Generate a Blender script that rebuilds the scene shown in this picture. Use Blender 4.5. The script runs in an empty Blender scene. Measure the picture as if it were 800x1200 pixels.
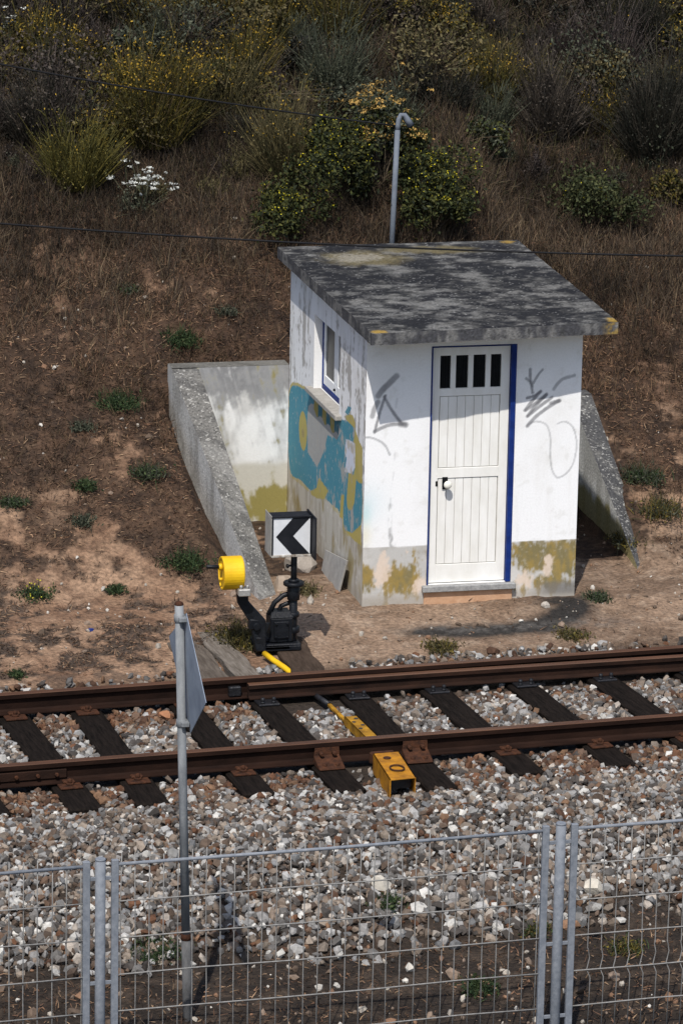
import bpy, bmesh, math, random
import numpy as np
from mathutils import Vector, Matrix
random.seed(7); rng = np.random.default_rng(11)
S = bpy.context.scene
COL = S.collection

# ------------------------------------------------------------------ camera model (also used to survey real-world positions)
FPX, PITCH, YAW, ROLL = 4831.3, .2512, .2349, .0191
CAM = np.array([-7.8961, -32.2008, 9.2823])
_f = np.array([math.sin(YAW)*math.cos(PITCH), math.cos(YAW)*math.cos(PITCH), -math.sin(PITCH)])
_r0 = np.array([math.cos(YAW), -math.sin(YAW), 0.]); _u0 = np.cross(_r0, _f)
_r = math.cos(ROLL)*_r0 + math.sin(ROLL)*_u0
_u = -math.sin(ROLL)*_r0 + math.cos(ROLL)*_u0
def ray(u, v): return _f + _r*(u-400)/FPX - _u*(v-600)/FPX
def on_z(u, v, z): d = ray(u, v); return CAM + d*((z-CAM[2])/d[2])
def on_y(u, v, y): d = ray(u, v); return CAM + d*((y-CAM[1])/d[1])
def on_x(u, v, x): d = ray(u, v); return CAM + d*((x-CAM[0])/d[0])
def on_ground(u, v):
    d = ray(u, v); t = np.linspace(22, 60, 7600)
    P = CAM[None, :] + t[:, None]*d[None, :]
    k = np.argmax(P[:, 2] < H(P[:, 0], P[:, 1], False))
    return P[k]

# ------------------------------------------------------------------ noise
_T = rng.random((256, 256))
def vnoise(x, y, o=0):
    x = np.asarray(x, float)+37.3*o+500; y = np.asarray(y, float)+91.7*o+500
    xi = np.floor(x).astype(int); yi = np.floor(y).astype(int); fx = x-xi; fy = y-yi
    fx = fx*fx*(3-2*fx); fy = fy*fy*(3-2*fy)
    a = _T[xi & 255, yi & 255]; b = _T[(xi+1) & 255, yi & 255]; c = _T[xi & 255, (yi+1) & 255]; d = _T[(xi+1) & 255, (yi+1) & 255]
    return (a*(1-fx)+b*fx)*(1-fy)+(c*(1-fx)+d*fx)*fy
def fbm(x, y, o=0, n=4):
    s = 0; a = .5; t = 0
    for i in range(n):
        s = s+a*vnoise(np.asarray(x)*2**i, np.asarray(y)*2**i, o+i*3); t += a; a *= .55
    return s/t
def sstep(a, b, x): t = np.clip((np.asarray(x)-a)/(b-a), 0, 1); return t*t*(3-2*t)
def mixc(c, d, m): return c*(1-m[..., None])+np.asarray(d, float)*m[..., None]
def sp(x, k): x = np.asarray(x, float); return np.where(x > 20*k, x, k*np.log1p(np.exp(np.clip(x/k, -30, 20))))

# ------------------------------------------------------------------ mesh helpers
def raw(name, V, F, mat=None, parent=None, col=None, smooth=False, loc=None):
    """one mesh object from vertex array and face list; col = one colour per face or per vertex"""
    me = bpy.data.meshes.new(name); V = np.asarray(V, float)
    if loc is not None: V = V-np.asarray(loc)
    if isinstance(F, np.ndarray):
        n, k = F.shape
        me.vertices.add(len(V)); me.vertices.foreach_set('co', V.astype(np.float32).ravel())
        me.loops.add(n*k); me.loops.foreach_set('vertex_index', F.astype(np.int32).ravel())
        me.polygons.add(n); me.polygons.foreach_set('loop_start', np.arange(0, n*k, k, dtype=np.int32))
        me.update(calc_edges=True)
    else:
        me.from_pydata([tuple(v) for v in V], [], [tuple(f) for f in F])
    if col is not None:
        c = np.asarray(col, float); dom = 'FACE' if len(c) == len(me.polygons) and len(c) != len(V) else 'POINT'
        at = me.attributes.new('Col', 'FLOAT_COLOR', dom)
        at.data.foreach_set('color', np.c_[c, np.ones(len(c))].astype(np.float32).ravel())
    me.polygons.foreach_set('use_smooth', np.full(len(me.polygons), bool(smooth)))
    me.validate()
    o = bpy.data.objects.new(name, me); COL.objects.link(o)
    if mat: me.materials.append(mat)
    if parent: o.parent = parent
    if loc is not None and parent is None: o.location = loc
    return o
class MB:
    """collects bevelled boxes, tubes, prisms, lathes; build() links them as one mesh object"""
    def __init__(s): s.bm = bmesh.new()
    def _add(s, V, F, M=None):
        vs = [s.bm.verts.new(M @ Vector(v) if M else Vector(v)) for v in V]; out = []
        for f in F:
            try: out.append(s.bm.faces.new([vs[i] for i in f]))
            except ValueError: pass
        return vs, out
    def box(s, a, b, bev=.004, M=None):
        x0, y0, z0 = a; x1, y1, z1 = b
        V = [(x0,y0,z0),(x1,y0,z0),(x1,y1,z0),(x0,y1,z0),(x0,y0,z1),(x1,y0,z1),(x1,y1,z1),(x0,y1,z1)]
        F = [(0,3,2,1),(4,5,6,7),(0,1,5,4),(1,2,6,5),(2,3,7,6),(3,0,4,7)]
        t = bmesh.new(); tv = [t.verts.new(v) for v in V]
        for f in F: t.faces.new([tv[i] for i in f])
        if bev: bmesh.ops.bevel(t, geom=list(t.edges), offset=bev, segments=1, affect='EDGES', profile=.5)
        t.verts.index_update()
        s._add([v.co.copy() for v in t.verts], [[v.index for v in f.verts] for f in t.faces], M); t.free()
        return s
    def tube(s, pts, r, n=10, cap=True):
        pts = [Vector(p) for p in pts]; R = r if isinstance(r, (list, tuple)) else [r]*len(pts); rings = []
        up = None
        for i, p in enumerate(pts):
            d = (pts[min(i+1, len(pts)-1)]-pts[max(i-1, 0)]).normalized()
            if up is None: up = Vector((0,0,1)) if abs(d.z) < .9 else Vector((0,1,0))
            a = d.cross(up).normalized(); b = a.cross(d).normalized(); up = b
            rings.append([s.bm.verts.new(p+R[i]*(math.cos(2*math.pi*k/n)*a+math.sin(2*math.pi*k/n)*b)) for k in range(n)])
        for A, B in zip(rings, rings[1:]):
            for k in range(n):
                f = s.bm.faces.new((A[k], A[(k+1) % n], B[(k+1) % n], B[k])); f.smooth = True
        if cap: s.bm.faces.new(rings[0]); s.bm.faces.new(rings[-1][::-1])
        return s
    def lathe(s, c, prof, n=36, ax='X'):
        rings = []
        for t, r in prof:
            rings.append([s.bm.verts.new((c[0]+t, c[1]+r*math.cos(2*math.pi*k/n), c[2]+r*math.sin(2*math.pi*k/n))) for k in range(n)])
        for A, B in zip(rings, rings[1:]):
            for k in range(n): s.bm.faces.new((A[k], A[(k+1) % n], B[(k+1) % n], B[k]))
        s.bm.faces.new(rings[0]); s.bm.faces.new(rings[-1][::-1]); return s
    def cyl(s, a, b, r, n=16, bev=.004):
        a = Vector(a); b = Vector(b); d = (b-a).normalized()
        return s.tube([a, a+d*.0005, a+d*bev, b-d*bev, b-d*.0005, b], [r-bev, r-bev, r, r, r-bev, r-bev], n)
    def prism(s, poly, d, M=None):
        """closed 3D polygon poly extruded along vector d"""
        n = len(poly); d = Vector(d)
        V = [Vector(p) for p in poly]+[Vector(p)+d for p in poly]
        F = [tuple(range(n-1, -1, -1)), tuple(range(n, 2*n))]+[(i, (i+1) % n, n+(i+1) % n, n+i) for i in range(n)]
        s._add(V, F, M); return s
    def ball(s, c, r, sub=1, sc=(1,1,1), M=None):
        t = bmesh.new(); bmesh.ops.create_icosphere(t, subdivisions=sub, radius=r); t.verts.index_update()
        s._add([Vector((v.co.x*sc[0]+c[0], v.co.y*sc[1]+c[1], v.co.z*sc[2]+c[2])) for v in t.verts], [[v.index for v in f.verts] for f in t.faces], M); t.free(); return s
    def bevel(s, w):
        bmesh.ops.recalc_face_normals(s.bm, faces=s.bm.faces)
        es = [e for e in s.bm.edges if len(e.link_faces) == 2 and e.calc_face_angle(0) > .5]
        bmesh.ops.bevel(s.bm, geom=es, offset=w, segments=1, affect='EDGES', profile=.5); return s
    def build(s, name, mat, parent=None, loc=None):
        bmesh.ops.recalc_face_normals(s.bm, faces=s.bm.faces)
        if loc is not None: bmesh.ops.translate(s.bm, verts=s.bm.verts, vec=-Vector(loc))
        me = bpy.data.meshes.new(name); s.bm.to_mesh(me); s.bm.free()
        o = bpy.data.objects.new(name, me); COL.objects.link(o)
        if mat: me.materials.append(mat)
        if parent: o.parent = parent
        elif loc is not None: o.location = loc
        return o
def tag(o, label, cat, group=None, kind=None):
    if label: o['label'] = label
    if cat: o['category'] = cat
    if group: o['group'] = group
    if kind: o['kind'] = kind
    return o
def thing(name, label, cat, loc=(0,0,0), group=None):
    o = bpy.data.objects.new(name, None); COL.objects.link(o); o.location = loc; o.empty_display_size = .2
    return tag(o, label, cat, group)
def structure(o): o['kind'] = 'structure'; return o

# ------------------------------------------------------------------ materials
def mat(name, c1, c2=None, scale=8, rough=.8, metal=0, bump=0, bscale=40, spec=.12, detail=6, c3=None, streak=None):
    m = bpy.data.materials.new(name); m.use_nodes = True; nt = m.node_tree; N = nt.nodes; L = nt.links
    b = N['Principled BSDF']; b.inputs['Roughness'].default_value = rough; b.inputs['Metallic'].default_value = metal
    b.inputs['Specular IOR Level'].default_value = spec
    tc = N.new('ShaderNodeTexCoord'); src = tc.outputs['Object']
    if streak:
        mp = N.new('ShaderNodeMapping'); mp.inputs['Scale'].default_value = streak; L.new(src, mp.inputs['Vector']); src = mp.outputs['Vector']
    n = N.new('ShaderNodeTexNoise'); n.inputs['Scale'].default_value = scale; n.inputs['Detail'].default_value = detail; n.inputs['Roughness'].default_value = .65
    L.new(src, n.inputs['Vector'])
    r = N.new('ShaderNodeValToRGB'); r.color_ramp.elements[0].position = .34; r.color_ramp.elements[1].position = .68
    r.color_ramp.elements[0].color = (*c1, 1); r.color_ramp.elements[1].color = (*(c2 or c1), 1)
    if c3: e = r.color_ramp.elements.new(.76); e.color = (*c3, 1)
    L.new(n.outputs['Fac'], r.inputs['Fac']); L.new(r.outputs['Color'], b.inputs['Base Color'])
    if bump:
        n2 = N.new('ShaderNodeTexNoise'); n2.inputs['Scale'].default_value = bscale; n2.inputs['Detail'].default_value = 4; L.new(tc.outputs['Object'], n2.inputs['Vector'])
        bp = N.new('ShaderNodeBump'); bp.inputs['Strength'].default_value = bump; bp.inputs['Distance'].default_value = .01
        L.new(n2.outputs['Fac'], bp.inputs['Height']); L.new(bp.outputs['Normal'], b.inputs['Normal'])
    return m
def painted(name, rough=.85, lo=.85, hi=1.15, scale=60, bump=.3, bscale=90, bdist=.006, spec=.2):
    """material for meshes carrying their own colour attribute, broken up by fine noise"""
    m = bpy.data.materials.new(name); m.use_nodes = True; nt = m.node_tree; N = nt.nodes; L = nt.links
    b = N['Principled BSDF']; b.inputs['Roughness'].default_value = rough; b.inputs['Specular IOR Level'].default_value = spec
    at = N.new('ShaderNodeAttribute'); at.attribute_name = 'Col'; tc = N.new('ShaderNodeTexCoord')
    n = N.new('ShaderNodeTexNoise'); n.inputs['Scale'].default_value = scale; n.inputs['Detail'].default_value = 5; L.new(tc.outputs['Object'], n.inputs['Vector'])
    mr = N.new('ShaderNodeMapRange'); mr.inputs['From Min'].default_value = .3; mr.inputs['From Max'].default_value = .7; mr.inputs['To Min'].default_value = lo; mr.inputs['To Max'].default_value = hi
    L.new(n.outputs['Fac'], mr.inputs['Value'])
    mx = N.new('ShaderNodeVectorMath'); mx.operation = 'SCALE'; L.new(at.outputs['Color'], mx.inputs[0]); L.new(mr.outputs['Result'], mx.inputs['Scale'])
    L.new(mx.outputs['Vector'], b.inputs['Base Color'])
    if bump:
        n2 = N.new('ShaderNodeTexNoise'); n2.inputs['Scale'].default_value = bscale; n2.inputs['Detail'].default_value = 5; L.new(tc.outputs['Object'], n2.inputs['Vector'])
        bp = N.new('ShaderNodeBump'); bp.inputs['Strength'].default_value = bump; bp.inputs['Distance'].default_value = bdist
        L.new(n2.outputs['Fac'], bp.inputs['Height']); L.new(bp.outputs['Normal'], b.inputs['Normal'])
    return m
M_plaster = painted('weathered_plaster', lo=.96, hi=1.03, bump=.25, bscale=70)
M_conc = painted('aged_concrete', lo=.7, hi=1.3, scale=45, bump=.6, bscale=60, bdist=.01)
M_soil = painted('soil', lo=.6, hi=1.35, scale=30, bump=1., bscale=38, bdist=.03)
M_stone = painted('crushed_stone', lo=.8, hi=1.18, scale=40, bump=.3, bscale=60, bdist=.004)
M_leaf = painted('foliage', lo=.75, hi=1.25, scale=14, bump=0, rough=.75)
M_rust = mat('rusty_rail_steel', (.010,.0055,.004), (.030,.014,.009), 9, .8, 0, .3, 60, c3=(.052,.023,.013), streak=(.35,1,1))
M_rail = mat('brown_running_rail', (.009,.0047,.0036), (.025,.012,.008), 7, .8, 0, .25, 60, streak=(.3,1,1), spec=.08, c3=(.055,.023,.012))
M_head = mat('worn_rail_head', (.055,.026,.015), (.11,.052,.028), 6, .55, 0, .15, 60, streak=(.15,1,1), spec=.25)
M_plate = mat('rusted_plate', (.026,.013,.009), (.075,.030,.015), 22, .85, 0, .5, 80)
M_oil_shade = mat('greased_iron_and_shade', (.006,.006,.007), (.018,.018,.021), 14, .45, 0, .4, 60, spec=.4)  # black of oiled ironwork, also used as painted shade on the throw rod
M_timber = mat('creosoted_timber', (.006,.005,.0045), (.017,.013,.011), 5, .85, 0, .8, 50, spec=.03, streak=(9,1,9), c3=(.026,.017,.011))
M_grey = mat('weathered_grey_timber', (.085,.07,.055), (.19,.165,.14), 4, .9, 0, 1., 40, streak=(10,1,10), c3=(.26,.24,.21))
M_galv = mat('galvanised_steel', (.14,.155,.18), (.22,.235,.26), 26, .55, 0, .08, 80, c3=(.29,.30,.32))
M_galvold = mat('dull_galvanised_steel', (.13,.14,.15), (.24,.25,.26), 14, .65, 0, .15, 60, c3=(.33,.33,.32), streak=(1,1,.3))
M_wire = mat('fence_wire', (.16,.157,.15), (.27,.262,.25), 30, .65, 0)
M_plateback = mat('aluminium_sign_back', (.17,.20,.25), (.25,.285,.34), 6, .6, 0, .1, 40, c3=(.33,.36,.4))
M_yel = mat('yellow_enamel', (.58,.33,.008), (.74,.46,.012), 6, .5, 0, .12, 40, spec=.25, c3=(.78,.50,.03))
M_yelold = mat('dirty_yellow_paint', (.16,.08,.012), (.45,.23,.018), 9, .65, 0, .3, 50, c3=(.55,.31,.03))
M_orange = mat('worn_orange_paint', (.20,.085,.012), (.48,.21,.016), 9, .65, 0, .3, 50, c3=(.58,.29,.03))
M_blk = mat('black_painted_iron', (.004,.005,.007), (.010,.011,.014), 16, .45, 0, .25, 60, spec=.25)
M_signwhite = mat('white_lantern_glass', (.55,.56,.58), (.66,.67,.68), 9, .35)
M_signgrey = mat('grey_lantern_side', (.25,.24,.22), (.38,.37,.34), 12, .6)
M_signblack = mat('black_lantern_paint', (.01,.011,.014), (.018,.019,.023), 9, .5)
M_silver = mat('bare_steel', (.35,.34,.32), (.55,.54,.51), 20, .45, .6)
M_blue = mat('blue_frame_paint', (.007,.018,.10), (.012,.036,.19), 9, .5, 0, .05)
M_door = mat('white_door_paint', (.70,.685,.64), (.80,.79,.76), 4, .5, 0, .05, 30, streak=(2,1,.7), c3=(.83,.825,.80))
M_groove = mat('door_groove_grey', (.28,.27,.25), (.42,.41,.38), 12, .9)  # grooves between the boards are greyer than the door
M_dark = mat('dark_louvre_metal', (.004,.005,.006), (.010,.011,.013), 20, .5)
M_glass = mat('dusty_window_glass', (.008,.009,.010), (.028,.027,.024), 5, .3, 0, 0, spec=.12)
M_sash = mat('white_sash_paint', (.66,.67,.68), (.78,.79,.80), 8, .5)
M_brass = mat('white_knob', (.7,.68,.6), (.8,.78,.7), 9, .3)
M_step = mat('grey_stone_slab', (.20,.20,.20), (.34,.34,.33), 30, .8, 0, .3, 60)
M_terra = mat('bare_render_below_step', (.42,.24,.14), (.52,.33,.21), 12, .9, 0, .3)
M_sill = mat('cement_sill', (.26,.245,.22), (.38,.36,.33), 16, .9, 0, .3)
M_slab = mat('grey_fibre_cement', (.23,.22,.21), (.33,.32,.30), 8, .8, 0, .15)
M_cable = mat('black_cable', (.008,.008,.009), (.015,.015,.016), 8, .6)
M_scrap = mat('blue_plastic', (.015,.03,.15), (.03,.055,.22), 8, .5)

# ------------------------------------------------------------------ terrain
TY, TA = -1.8577, .0686
def yt(x, y): return y-(TY+math.tan(TA)*x)           # distance behind the far rail
def H(x, y, rough=True):
    x = np.asarray(x, float); y = np.asarray(y, float); d = yt(x, y)
    wob = .12*(fbm(x*.8, y*.8, 9)-.5) if rough else 0
    front = -.215-.42*sstep(-2.95, -4.6, d)-.05*sstep(-4.6, -7, d)
    back = -.215+.10*sstep(.15, .8, d)+.09*sstep(.7, 1.9, d)
    z = np.where(d < -1, front, back)
    left = np.clip((x+.75)/-.4, 0, 1); right = np.clip((x-2.6)/.15, 0, 1); wall = np.maximum(left, right)
    wall = np.maximum(wall, sstep(2.95, 3.05, y))
    rr_ = sstep(2.2, 2.8, x)
    rise = (.475-.085*rr_)*sp(y-.42-.22*rr_, .12)+(.15+.06*rr_)*sp(y-3.1, .35)
    rise = np.where(rise > 9, 9+3*np.tanh((rise-9)/3), rise)
    z = z+rise*wall
    if rough:
        out = np.maximum(wall*sstep(1.2, 3.4, y), .0)
        z = z+out*(.30*(fbm(x*.55, y*.55, 3)-.5)+.13*(fbm(x*2.2, y*2.2, 4)-.5)+.07*(fbm(x*6, y*6, 5)-.5))
        dirt = sstep(.7, 1.3, d)+sstep(-3.9, -4.5, d)
        z = z+dirt*(.05*(fbm(x*1.6, y*1.6, 6)-.5)+.03*(fbm(x*6, y*6, 7)-.5))+wob*0
    return z
def axis(a, b, step, lo, hi):
    core = np.arange(a, b+1e-6, step); s = step; p = b; up = []
    while p < hi: s *= 1.35; p += s; up.append(p)
    s = step; p = a; dn = []
    while p > lo: s *= 1.35; p -= s; dn.append(p)
    return np.r_[dn[::-1], core, up]
gx = axis(-4.4, 6.4, .028, -70, 70); gy = axis(-8.6, 10.6, .03, -60, 80)
GX, GY = np.meshgrid(gx, gy, indexing='ij')
GZ = H(GX, GY)
def litter_mask(x, y):
    """1 where dry brown litter covers the bare orange soil"""
    d = yt(x, y); n = fbm(x*1.1, y*1.1, 21); n2 = fbm(x*4.5, y*4.5, 22)*.6+fbm(x*13, y*13, 23, 3)*.4
    m = sstep(.44, .53, .52*n+.48*n2+.17*sstep(.9, 2.6, y)+.04*sstep(2.5, 4.5, y))
    yard = sstep(-.85, -.6, x)*sstep(-1.3, -.95, d-2.2+.0*x)*(1-sstep(.7, 1.3, y))
    m = np.where((x > -.95) & (y < 1.0) & (d > 0), m*.35*(1-.6*sstep(.3, 1.2, 2-x)), m)
    left_low = sstep(-.9, -1.3, x)*sstep(.45, .2, y)*sstep(.4, .9, d)
    m = np.maximum(m, left_low*sstep(.44, .50, n2*.8+n*.2))
    bare = sstep(.60, .66, .5*fbm(x*1.7, y*1.7, 26)+.35*fbm(x*6, y*6, 27)+.15*fbm(x*18, y*18, 28))*sstep(1, 2, y); m = m*(1-.8*bare)
    m = np.where(d < -3, .9*sstep(.25, .42, n), m)
    return np.clip(m, 0, 1)
def ground_col(x, y):
    d = yt(x, y); n = fbm(x*2.3, y*2.3, 31); n2 = fbm(x*9, y*9, 32); n3 = fbm(x*20, y*20, 33, 3)
    soil = mixc(np.full(x.shape+(3,), (.22,.130,.080)), (.32,.205,.132), sstep(.3, .7, n))
    soil = mixc(soil, (.12,.068,.042), sstep(.5, .72, n2)*.7)
    yard = sstep(-1.2, -.8, x)*sstep(1.5, 1.0, y)
    soil = soil*(1-yard[..., None])+yard[..., None]*mixc(mixc(np.full(x.shape+(3,), (.30,.205,.14)), (.225,.15,.10), sstep(.4, .62, n)), (.37,.275,.20), sstep(.52, .72, n2)*.6)
    lit = mixc(np.full(x.shape+(3,), (.026,.016,.011)), (.080,.047,.029), sstep(.35, .7, n2))
    lit = mixc(lit, (.115,.072,.044), sstep(.55, .75, n3)*.6)
    greyer = sstep(-.9, -1.3, x)*sstep(1.2, .2, y); lit = mixc(lit, (.085,.066,.052), greyer*.6)
    c = mixc(soil, lit, litter_mask(x, y)*.95)
    # black cinder streak in front of the hut
    cyk = -.68+.10*sstep(.9, 1.7, x)+.42*sstep(1.35, 2.0, x); wk = .07+.06*sstep(.2, .9, x)+.10*sstep(1.2, 1.7, x)
    st = sstep(.05, .45, x)*sstep(2.05, 1.75, x)*np.exp(-((y-cyk+.05*(n-.5))/wk)**2)*sstep(.05, .35, .4*n2+.6*n3)
    st2 = .9*np.exp(-(((x-1.72)/.24)**2+((y+.12)/.15)**2))
    c = mixc(c, (.022,.021,.020), np.clip(np.maximum(st*1.6, st2*1.2)*(.75+.6*n3), 0, 1)*.97)
    st3 = np.exp(-(((x-1.2)/1.0)**4+((y+.62)/.10)**2)); c = mixc(c, (.13,.12,.11), st3*.6*sstep(.35, .6, n3))
    # foreground: dark earth; ballast bed: dust between stones
    c = mixc(c, mixc(np.full(x.shape+(3,), (.026,.019,.014)), (.062,.044,.031), sstep(.4, .75, n2)), sstep(-3.8, -4.4, d))
    bed = sstep(.75, .35, d)*sstep(-4.6, -4.2, d)
    c = mixc(c, (.040,.030,.023), bed)
    # ground gets darker up the slope
    c = mixc(c, (.020,.017,.013), sstep(5.3, 6.6, y)*.8)
    return c
nx, ny = GX.shape
idx = np.arange(nx*ny).reshape(nx, ny)
Fq = np.stack([idx[:-1,:-1], idx[1:,:-1], idx[1:,1:], idx[:-1,1:]], -1).reshape(-1, 4)
g = raw('ground', np.stack([GX, GY, GZ], -1).reshape(-1, 3), Fq, M_soil, col=(ground_col(GX, GY)*(.86-.16*sstep(1.5, 3.5, GY))[..., None]).reshape(-1, 3), smooth=True)
structure(g)

# ------------------------------------------------------------------ track: sleepers measured one by one
U = np.array([math.cos(TA), math.sin(TA), 0]); NRM = np.array([-math.sin(TA), math.cos(TA), 0])
R_FAR = np.array([0, TY, 0.]); R_NEAR = R_FAR-1.7338*NRM
ZT = -.172                                            # sleeper top
def rail_y(base, x): return base[1]+math.tan(TA)*(x-base[0])
sl_px = [((-82,851),(-6,953)), ((20,844),(102,947)), ((105,839),(180,941)), ((222,833),(304,929)), ((315,827),(411,925)), ((420,819),(518,922)), ((517,815),(620,905)), ((616,805),(728,895)), ((711,799),(832,886)), ((812,792),(938,878))]
sl_lab = ['dark timber sleeper mostly cut off by the left edge of the photo', 'first whole dark sleeper from the left edge, two left of the sign pole',
 'dark sleeper just left of the leaning sign pole', 'dark sleeper running behind the sign pole and its diamond plate', 'black greasy sleeper just left of the yellow throw rod',
 'long black sleeper just right of the yellow rod, carrying the point lever', 'black sleeper second to the right of the orange cover box', 'black sleeper third to the right of the orange cover box',
 'black sleeper fourth to the right of the orange cover box', 'dark sleeper at the very right edge of the photo, last of the row']
sleepers = []
def rot_to(dx, dy, o): return Matrix.Translation(Vector(o)) @ Matrix(((dx[0], dy[0], 0, 0), (dx[1], dy[1], 0, 0), (0, 0, 1, 0), (0, 0, 0, 1)))
for i, (a, b) in enumerate(sl_px):
    A = on_z(*a, ZT); B = on_z(*b, ZT); d = (A-B); d[2] = 0; d /= np.linalg.norm(d); n = np.array([d[1], -d[0], 0])
    L1 = 1.0 if i == 5 else .42 if i != 4 else .6
    # local frame: x across the sleeper, y along it, origin under the far rail
    t = (R_FAR[1]+math.tan(TA)*A[0]-A[1])/(d[1]-math.tan(TA)*d[0]); O = A+d*t; O[2] = 0
    sleepers.append((O, d, n))
    root = thing('railway_sleeper', sl_lab[i], 'sleeper', tuple(O), 'timber sleepers under the track')
    root.rotation_euler.z = math.atan2(n[1], n[0])
    endl = np.linalg.norm((B-O)[:2])
    m = MB(); w = random.uniform(.118, .13)
    m.box((-w, -endl, ZT-.16), (w, L1, ZT+random.uniform(-.004, .004)), .012)
    o = m.build('timber', M_timber, root)
    g2 = 1.7338/abs(np.dot(d, NRM))
    for yc, near in ((0, False), (-g2, True)):
        bl = (not near) and i >= 4
        p = MB(); p.box((-.085, yc-(.27 if bl else .17), ZT+.002), (.085, yc+.16, ZT+.018), .004)
        pl = p.build('slide_chair' if bl else 'rail_plate', M_oil_shade if bl else M_plate, root)
        if near and i in (4, 5):
            q = MB(); q.prism([(-.10, yc-.045, -.03), (-.10, yc-.05, -.10), (-.10, yc-.20, -.155), (-.10, yc-.20, -.17), (-.10, yc-.03, -.17)], (.20, 0, 0)); q.bevel(.006)
            q.build('rail_brace', M_plate, root)
            for sx in (-.05, .05):
                q = MB(); q.cyl((sx, yc-.05, -.075), (sx, yc-.095, -.078), .017, 6); q.build('brace_bolt', M_plate, root)
                q = MB(); q.cyl((sx, yc-.16, -.16), (sx, yc-.16, -.125), .018, 6); q.build('brace_bolt', M_plate, root)
        else:
            for sy in (-.105, .105):
                if bl and sy < 0: sy = -.23
                for sx in ((0,) if not bl else (-.045, .045)):
                    q = MB(); q.cyl((sx, yc+sy, ZT+.016), (sx, yc+sy, ZT+.034), .03 if not bl else .018, 8); q.cyl((sx, yc+sy, ZT+.03), (sx, yc+sy, ZT+.062), .017, 6)
                    if not bl: q.box((sx-.045, yc+sy*.55-.028, ZT+.016), (sx+.045, yc+sy*.55+.028, ZT+.04), .008)
                    q.build('rail_spike', M_plate if not bl else M_oil_shade, root)
# rails
prof = [(-.036,-.004),(-.030,0),(.030,0),(.036,-.004),(.036,-.036),(.028,-.043),(.010,-.050),(.009,-.125),(.020,-.138),(.068,-.148),(.068,-.156),(-.068,-.156),(-.068,-.148),(-.020,-.138),(-.009,-.125),(-.010,-.050),(-.028,-.043),(-.036,-.036)]
def rail_mesh(path, prof, name, matl, parent=None):
    P = [Vector(p) for p in path]; n = len(prof); V = []; F = []
    for i, p in enumerate(P):
        d = (P[min(i+1, len(P)-1)]-P[max(i-1, 0)]).normalized(); s = Vector((-d.y, d.x, 0))
        for a, b in prof: V.append(p+s*a+Vector((0, 0, b)))
    for i in range(len(P)-1):
        for k in range(n): F.append((i*n+k, i*n+(k+1) % n, (i+1)*n+(k+1) % n, (i+1)*n+k))
    F += [tuple(range(n)), tuple(range((len(P)-1)*n, len(P)*n))[::-1]]
    me = bmesh.new(); vs = [me.verts.new(v) for v in V]
    for f in F: me.faces.new([vs[i] for i in f])
    bmesh.ops.recalc_face_normals(me, faces=me.faces); d = bpy.data.meshes.new(name); me.to_mesh(d); me.free()
    o = bpy.data.objects.new(name, d); COL.objects.link(o); d.materials.append(matl)
    if parent: o.parent = parent
    d.materials.append(M_head)
    for p in d.polygons:
        if p.normal.z > .3 and p.center.z > max(b for a, b in prof)-.02: p.material_index = 1
    return o
def along(base, a, b, off=0, n=24):
    return [tuple(base+U*t+NRM*off) for t in np.linspace(a, b, n)]
r = thing('running_rail', 'rusty brown running rail nearest the fence, in front of the other rail', 'rail', tuple(R_NEAR))
L0 = R_NEAR
rail_mesh([(p[0]-L0[0], p[1]-L0[1], 0) for p in along(R_NEAR, -14, 14)], prof, 'rail_bar', M_rail, r)
jx = on_y(35, 905, -4.0); t = jx[0]
q = MB(); Mj = rot_to(U, NRM, (t-L0[0], rail_y(R_NEAR, t)-L0[1], 0)); q.box((-.30, -.03, -.125), (.30, -.0095, -.055), .006, Mj); q.box((-.30, .0095, -.125), (.30, .03, -.055), .006, Mj); q.build('fishplate', M_rust, r)
for sx in (-.22, -.08, .08, .22):
    q = MB(); c = Mj @ Vector((sx, -.03, -.09)); e = Mj @ Vector((sx, -.058, -.09)); q.cyl(c, e, .016, 6); q.build('fishplate_bolt', M_plate, r)
r = thing('running_rail', 'rusty brown running rail nearer the hut, beside the switch blade', 'rail', tuple(R_FAR))
rail_mesh([(p[0]-R_FAR[0], p[1]-R_FAR[1], 0) for p in along(R_FAR, -14, 14)], prof, 'rail_bar', M_rail, r)
q = MB(); Mj = rot_to(U, NRM, (-1.50, rail_y(R_FAR, -1.50)-TY, 0)); q.box((-.05, -.06, -.14), (.05, -.0095, -.06), .008, Mj); q.build('stop_block', M_oil_shade, r)
# switch blade against the far rail, hinged away to the right
bp_ = [(-.032,-.040),(-.027,-.034),(.027,-.034),(.032,-.040),(.032,-.07),(.012,-.078),(.012,-.124),(.03,-.136),(.03,-.150),(-.055,-.150),(-.055,-.142),(-.014,-.130),(-.012,-.078),(-.032,-.07)]
xs = np.linspace(-1.40, 12, 40)
bl = thing('switch_blade', 'rusty tapered switch blade lying against the rail nearer the hut', 'rail', (-1.4, rail_y(R_FAR, -1.4), 0))
rail_mesh([(x+1.4, math.tan(TA)*(x+1.4)-(.082+.006*(x+1.4)**1.75), 0) for x in xs], bp_, 'blade_bar', M_rust, bl)
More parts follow.
